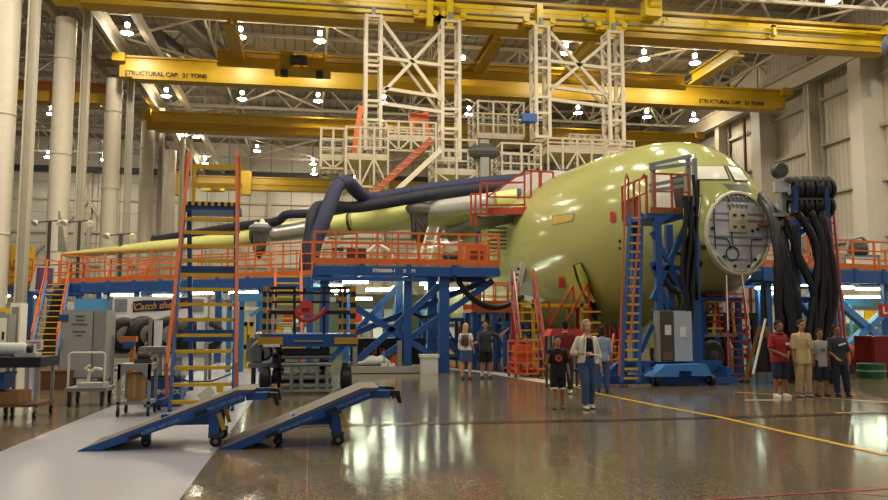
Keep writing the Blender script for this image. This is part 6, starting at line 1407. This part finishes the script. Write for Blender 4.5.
    ns=dict(t=t,w=w,h=h,hr=hr,H=H,rot=rot,A=A,Lg=Lg,top=to,tl=tl,tor=tor)
    if extra: extra(ns)
    return t
DEN=mat('denim_blue',(62,84,128),.8,var=.25,scale=18,bump=.1); DEND=mat('denim_dark',(36,44,66),.8,var=.2,scale=18); BLKC=mat('cloth_black',(18,18,20),.85); CHC=mat('cloth_charcoal',(52,54,60),.85); KHA=mat('cloth_khaki',(186,160,116),.85,var=.1,scale=12); BEI=mat('cloth_beige',(204,178,132),.85,var=.1,scale=12); REDC=mat('cloth_red',(150,30,34),.8); GRYC=mat('cloth_grey',(164,160,156),.85); NVY=mat('cloth_navy',(30,36,62),.85); LBL=mat('cloth_light_blue',(140,160,190),.85); CRM=mat('cloth_cream',(226,218,198),.85); DRD=mat('cloth_dark_red',(120,30,36),.85); WHC=mat('cloth_white',(232,228,222),.85); SHB=mat('shoe_black',(24,22,22),.5); SHW=mat('shoe_white',(226,224,220),.6); BRN=mat('leather_brown',(92,58,40),.6)
def gp(px,py): return G(px,py)
def ht(px,py,top): 
    q=G(px,py); d=(q-CP).dot(fw); a=(P(px,top,q.y)-q).z; return a
def patch(n,z,half,r,m,name,dy=None,squash=1.0,cx=0):
    """round print on the chest"""
    w=n['w']; mb=MB(); vs=[w((cx,-half,z))]; k=20
    for i in range(k):
        a=2*math.pi*i/k; x=cx+r*math.cos(a); vs.append(w((x,-half*math.sqrt(max(.2,1-(x/.105)**2)) if True else 0,z+r*squash*math.sin(a))))
    mb.add(vs,[(0,1+i,1+(i+1)%k) for i in range(k)]); return mb.build(name,m,n['top'])
# boy in black T-shirt
def ex_boy(n):
    o=patch(n,.70,.0865,.05,mat('print_red',(150,60,50)) and mat('print_orange_red',(206,74,34),.7),'round_print'); 
    w=n['w']; k=20; mb=MB(); vs=[w((.004,-.0885,.705))]+[w((.004+.026*math.cos(2*math.pi*i/k),-.0885*math.sqrt(1-(.026*math.cos(2*math.pi*i/k)/.105)**2),.705+.024*math.sin(2*math.pi*i/k))) for i in range(k)]; mb.add(vs,[(0,1+i,1+(i+1)%k) for i in range(k)]); mb.build('print_centre',mat('print_dark_red',(120,36,24),.7),o)
    for (hp,kn,an) in n['Lg']: x=MB(); p=hp.lerp(kn,.93); q=hp.lerp(kn,1.06); capsule(x,w(p),w(q),.056*n['H'],.057*n['H'],16,True,True); x.build('white_hem',WHC,n['t'],True)
a=gp(558,409); person('child in black T-shirt with round orange print and long black shorts, walking forward',a,ht(558,409,336),-4,SKIN2,HAIRB,'short',arms=[((-.35,-.1,-1),(-.05,-.75,.55)),((.25,.05,-1),(.15,-.25,-1))],legs=[((-.006,-.03),(-.022,-.05)),((.01,.012),(.02,.05))],top=(BLKC,.95,.016,.42,'tee_shirt'),bottom=(BLKC,.98,.014),shoe=mat('sandal_brown',(110,74,54),.6),extra=ex_boy,girth=.95)
def ex_woman(n):
    w=n['w']; H=n['H']
    n['tl'](mb:=MB(),[(V((0,-.012,.55)),.078,.058),(V((0,-.012,.62)),.073,.057),(V((0,-.014,.70)),.082,.064),(V((0,-.01,.77)),.074,.06),(V((0,-.004,.80)),.05,.045)],.006); v,f=remesh(mb,.013,2); o=MB(); o.v=v;o.f=f;o.m=[0]*len(f); o.build('black_top',BLKC,n['t'],'full')
    hand=n['A'][0][2]+n['A'][0][3]*.05; p=w(hand); MB().box(p+V((.02,-.03,.02)),.16,.02,.1).build('paper',WHC,n['t']); MB().bar(p+V((.1,-.02,-.02)),p+V((.12,-.02,-.2)),.07,.012).build('ticket',WHC,n['t'])
    # scarf strap
    capsule(x:=MB(),w((-.055,-.05,.81)),w((-.075,-.072,.66)),.013*H,.012*H); x.build('bag_strap',BRN,n['t'],True)
a=gp(588,409); wt=person('woman in open cream jacket, dark top and blue jeans, walking beside the child',a,ht(588,409,320),4,SKIN,HAIRG,'bob',arms=[((-.42,.15,-1),(.85,-.75,-.05),(0,.2,1)),((.3,.12,-1),(.1,-.3,-1))],legs=[((.0,-.035),(-.004,-.05)),((.004,.01),(.006,.05))],top=None,bottom=(DEN,1.94,.010),shoe=SHW,female=True,extra=None,girth=1.02)
# her jacket, split open at the front
def open_jacket(t,at,H,face,m):
    rot=Matrix.Rotation(R(face),3,'Z'); O=V((at.x,at.y,0)); w=lambda p: O+rot@(V(p)*H)
    rs=[(.52,.112,.08),(.60,.106,.075),(.68,.112,.08),(.75,.118,.076),(.785,.108,.064),(.805,.085,.054),(.825,.056,.044)]
    n=26; vs=[];fs=[]
    for z,rx,ry in rs:
        for k in range(n+1):
            a=R(-90+34+ (360-68)*k/n); vs.append(w((rx*math.cos(a),ry*math.sin(a),z)))
        for k in range(n+1):
            a=R(-90+34+ (360-68)*k/n); vs.append(w(((rx-.007)*math.cos(a),(ry-.007)*math.sin(a),z)))
    m2=2*(n+1)
    for j in range(len(rs)-1):
        for k in range(n):
            o=j*m2+k; fs.append((o,o+1,o+m2+1,o+m2)); o+=n+1; fs.append((o,o+m2,o+m2+1,o+1))
        for o in(j*m2,j*m2+n): fs.append((o,o+m2,o+m2+n+1,o+n+1))
    mb=MB(); mb.add(vs,fs); return mb,w
HW=ht(588,409,320)
jm,jw=open_jacket(wt,a,HW,4,CRM); jk_=jm.build('jacket',CRM,wt,'full')
for i,s in enumerate((-1,1)):
    s0=V((s*.098,.008,.785)); d1=V(((-.42,.15,-1),(.3,.12,-1))[i]).normalized(); d2=V(((.85,-.75,-.05),(.1,-.3,-1))[i]).normalized(); el=s0+d1*.172; wr=el+d2*.142; x=MB(); capsule(x,jw(s0),jw(el),.036*HW,.034*HW); capsule(x,jw(el),jw(el.lerp(wr,.45)),.034*HW,.032*HW,flat1=True); v,f=remesh(x,.013,2); o=MB(); o.v=v;o.f=f;o.m=[0]*len(f); o.build('sleeve',CRM,jk_,'full')
    x=MB(); capsule(x,jw((s*.045,-.07,.80)),jw((s*.066,-.082,.55)),.009*HW,.009*HW); x.build('lapel',mat('lapel_pale',(236,230,214)),jk_,True)
HH=HW; x=MB(); x.loft([[jw((rx*math.cos(2*math.pi*k/20),-.004+ry*math.sin(2*math.pi*k/20),z)) for k in range(20)] for z,rx,ry in((.545,.09,.068),(.62,.084,.066),(.70,.094,.074),(.77,.08,.066),(.80,.05,.042))]); v,f=remesh(x,.013,2); o=MB(); o.v=v;o.f=f;o.m=[0]*len(f); o.build('dark_top',BLKC,wt,'full')
x=MB(); capsule(x,jw((-.01,-.12,.615)),jw((.075,-.125,.605)),.018*HW,.012*HW,sq=(1,.4)); x.build('folded_paper',WHC,wt,True); MB().box(jw((.07,-.115,.565)),.07,.012,.17).build('ticket',WHC,wt)
# two people behind them
a=gp(566,394); person('dark-haired person in dark red shirt half hidden behind the child',a,ht(566,394,320),170,SKIN2,HAIRB,'short',arms=[((-.3,0,-1),(-.1,-.3,-1)),((.3,0,-1),(.1,-.3,-1))],top=(DRD,1.9,.014,.47),bottom=(DEND,1.9,.011),shoe=SHW)
a=gp(603,393); person('dark-haired person in light blue shirt and jeans behind the woman in cream jacket',a,ht(603,393,326),165,SKIN2,HAIRD,'bob',arms=[((-.2,0,-1),(-.1,-.2,-1)),((.2,0,-1),(.1,-.2,-1))],top=(LBL,1.2,.013,.47),bottom=(DEN,1.94,.011),shoe=SHB,female=True)
# couple under the wing
def ex_blonde(n):
    w=n['w']; x=MB(); x.loft([[w((-.01+.075*math.cos(2*math.pi*k/16)*c,.085+.04*math.sin(2*math.pi*k/16)*c,z)) for k in range(16)] for z,c in((.60,.75),(.62,1),(.72,1),(.78,.8),(.80,.45))]); b=x.build('backpack',BRN,n['t'],True)
    for s in(-1,1): x=MB(); x.tube([w((s*.05,.07,.78)),w((s*.065,.0,.835)),w((s*.068,-.065,.77)),w((s*.075,-.03,.66)),w((s*.06,.07,.63))],.012*n['H'],6); x.build('strap',BRN,b,True)
    x=MB(); x.box(w((.1,.02,.60)),.12,.1,.16); x.build('white_bag',WHC,n['t'])
a=gp(466,379.5); person('blonde woman in white top and denim skirt with brown backpack, seen from behind',a,ht(466,379.5,323.5),150,SKIN,HAIRY,'long',arms=[((-.15,0,-1),(.0,-.7,-.7)),((.25,-.1,-1),(-.35,-.8,-.2))],legs=[((-.014,0),(-.02,0)),((.014,0),(.02,.0))],top=(WHC,.5,.010,.52),bottom=(DEN,.8,.012,'skirt'),shoe=BRN,female=True,extra=ex_blonde,headturn=-10)
a=gp(485.5,378.5); person('man in dark polo shirt, black shorts and white socks, one arm raised sideways',a,ht(485.5,378.5,321),8,SKIN2,HAIRB,'short',arms=[((-.35,-.25,-1),(-.6,-.7,-.1)),((.85,-.25,-.35),(.75,-.3,.75))],legs=[((-.012,0),(-.018,-.01)),((.02,0),(.03,.01))],top=(CHC,.95,.014,.46,'polo_shirt'),bottom=(BLKC,1.0,.015),shoe=SHB,sock=WHC,girth=1.05,headturn=-25)
# four men posing
def ex_red(n):
    w=n['w']; MB().box(w((.055,-.098,.70)),.09,.01,.05).build('name_tag',WHC,n['t']); x=MB(); x.torus(w((0,0,.838)),Z_,.055*n['H'],.014*n['H'],18,6); x.build('collar',REDC,n['top'],True)
a=gp(781,397); person('man in red polo shirt and knee-length denim shorts, hands clasped, first of the posing row',a,ht(781,397,321),8,SKIN3,HAIRB,'short',arms=[((-.28,-.1,-1),(.72,-.75,-.45),(0,.3,1)),((.28,-.1,-1),(-.72,-.75,-.5),(0,.3,1))],legs=[((-.016,0),(-.03,.0)),((.016,0),(.03,0))],top=(REDC,.9,.013,.46,'polo_shirt'),bottom=(DEND,1.05,.016),shoe=WHT,girth=1.14,extra=ex_red,headturn=6)
def ex_beige(n):
    w=n['w']
    for k in range(6): x=MB(); x.ell(w((.0,-.096,.52+.045*k)),.012,.006,.012,8,6); x.build('button',BRN,n['top'])
    for s in(-1,1): x=MB(); x.prism([w((s*.012,-.06,.825)),w((s*.05,-.055,.832)),w((s*.045,-.082,.795))],n['rot']@V((0,-.012,0))); x.build('collar',BEI,n['top'])
    MB().box(w((.045,-.098,.71)),.1,.01,.1).build('pocket',BEI,n['top'])
a=gp(804,397); person('tall man in loose beige shirt and khaki trousers in the posing row',a,ht(804,397,320),4,SKIN2,HAIRD,'short',arms=[((-.2,.02,-1),(-.05,-.2,-1)),((.2,.02,-1),(.05,-.2,-1))],legs=[((-.012,0),(-.022,0)),((.012,0),(.022,0))],top=(BEI,.98,.018,.43),bottom=(KHA,1.95,.014),shoe=mat('shoe_grey',(170,166,160),.6),girth=1.08,extra=ex_beige)
def ex_grey(n):
    o=patch(n,.69,.083,.042,mat('print_slate',(96,102,116),.7),'chest_print',squash=.6)
a=gp(822,396.5); person('boy in pale grey T-shirt and dark knee shorts between two men',a,ht(822,396.5,329),-4,SKIN3,HAIRB,'short',arms=[((-.18,.02,-1),(-.05,-.1,-1)),((.18,.02,-1),(.05,-.1,-1))],legs=[((-.014,0),(-.026,0)),((.014,0),(.026,0))],top=(GRYC,.95,.015,.44,'tee_shirt'),bottom=(NVY,1.1,.016),shoe=SHB,extra=ex_grey)
def ex_dark(n):
    w=n['w']; MB().box(w((.03,-.088,.73)),.17,.008,.035,ax=(n['rot']@V((.95,0,.3)),n['rot']@Y_,n['rot']@V((-.3,0,.95)))).build('chest_print',WHC,n['top'])
a=gp(842,396.5); person('leaning young man in dark T-shirt and dark jeans, last of the posing row',a,ht(842,396.5,325),-12,SKIN3,HAIRB,'short',arms=[((-.2,-.2,-1),(.35,-.75,-.55)),((.25,-.05,-1),(-.2,-.55,-.8))],legs=[((-.008,0),(-.006,0)),((.02,0),(.035,0))],top=(CHC,.95,.015,.44,'tee_shirt'),bottom=(DEND,1.95,.014),shoe=SHB,lean=-.045,headtilt=-14,headturn=15,extra=ex_dark)
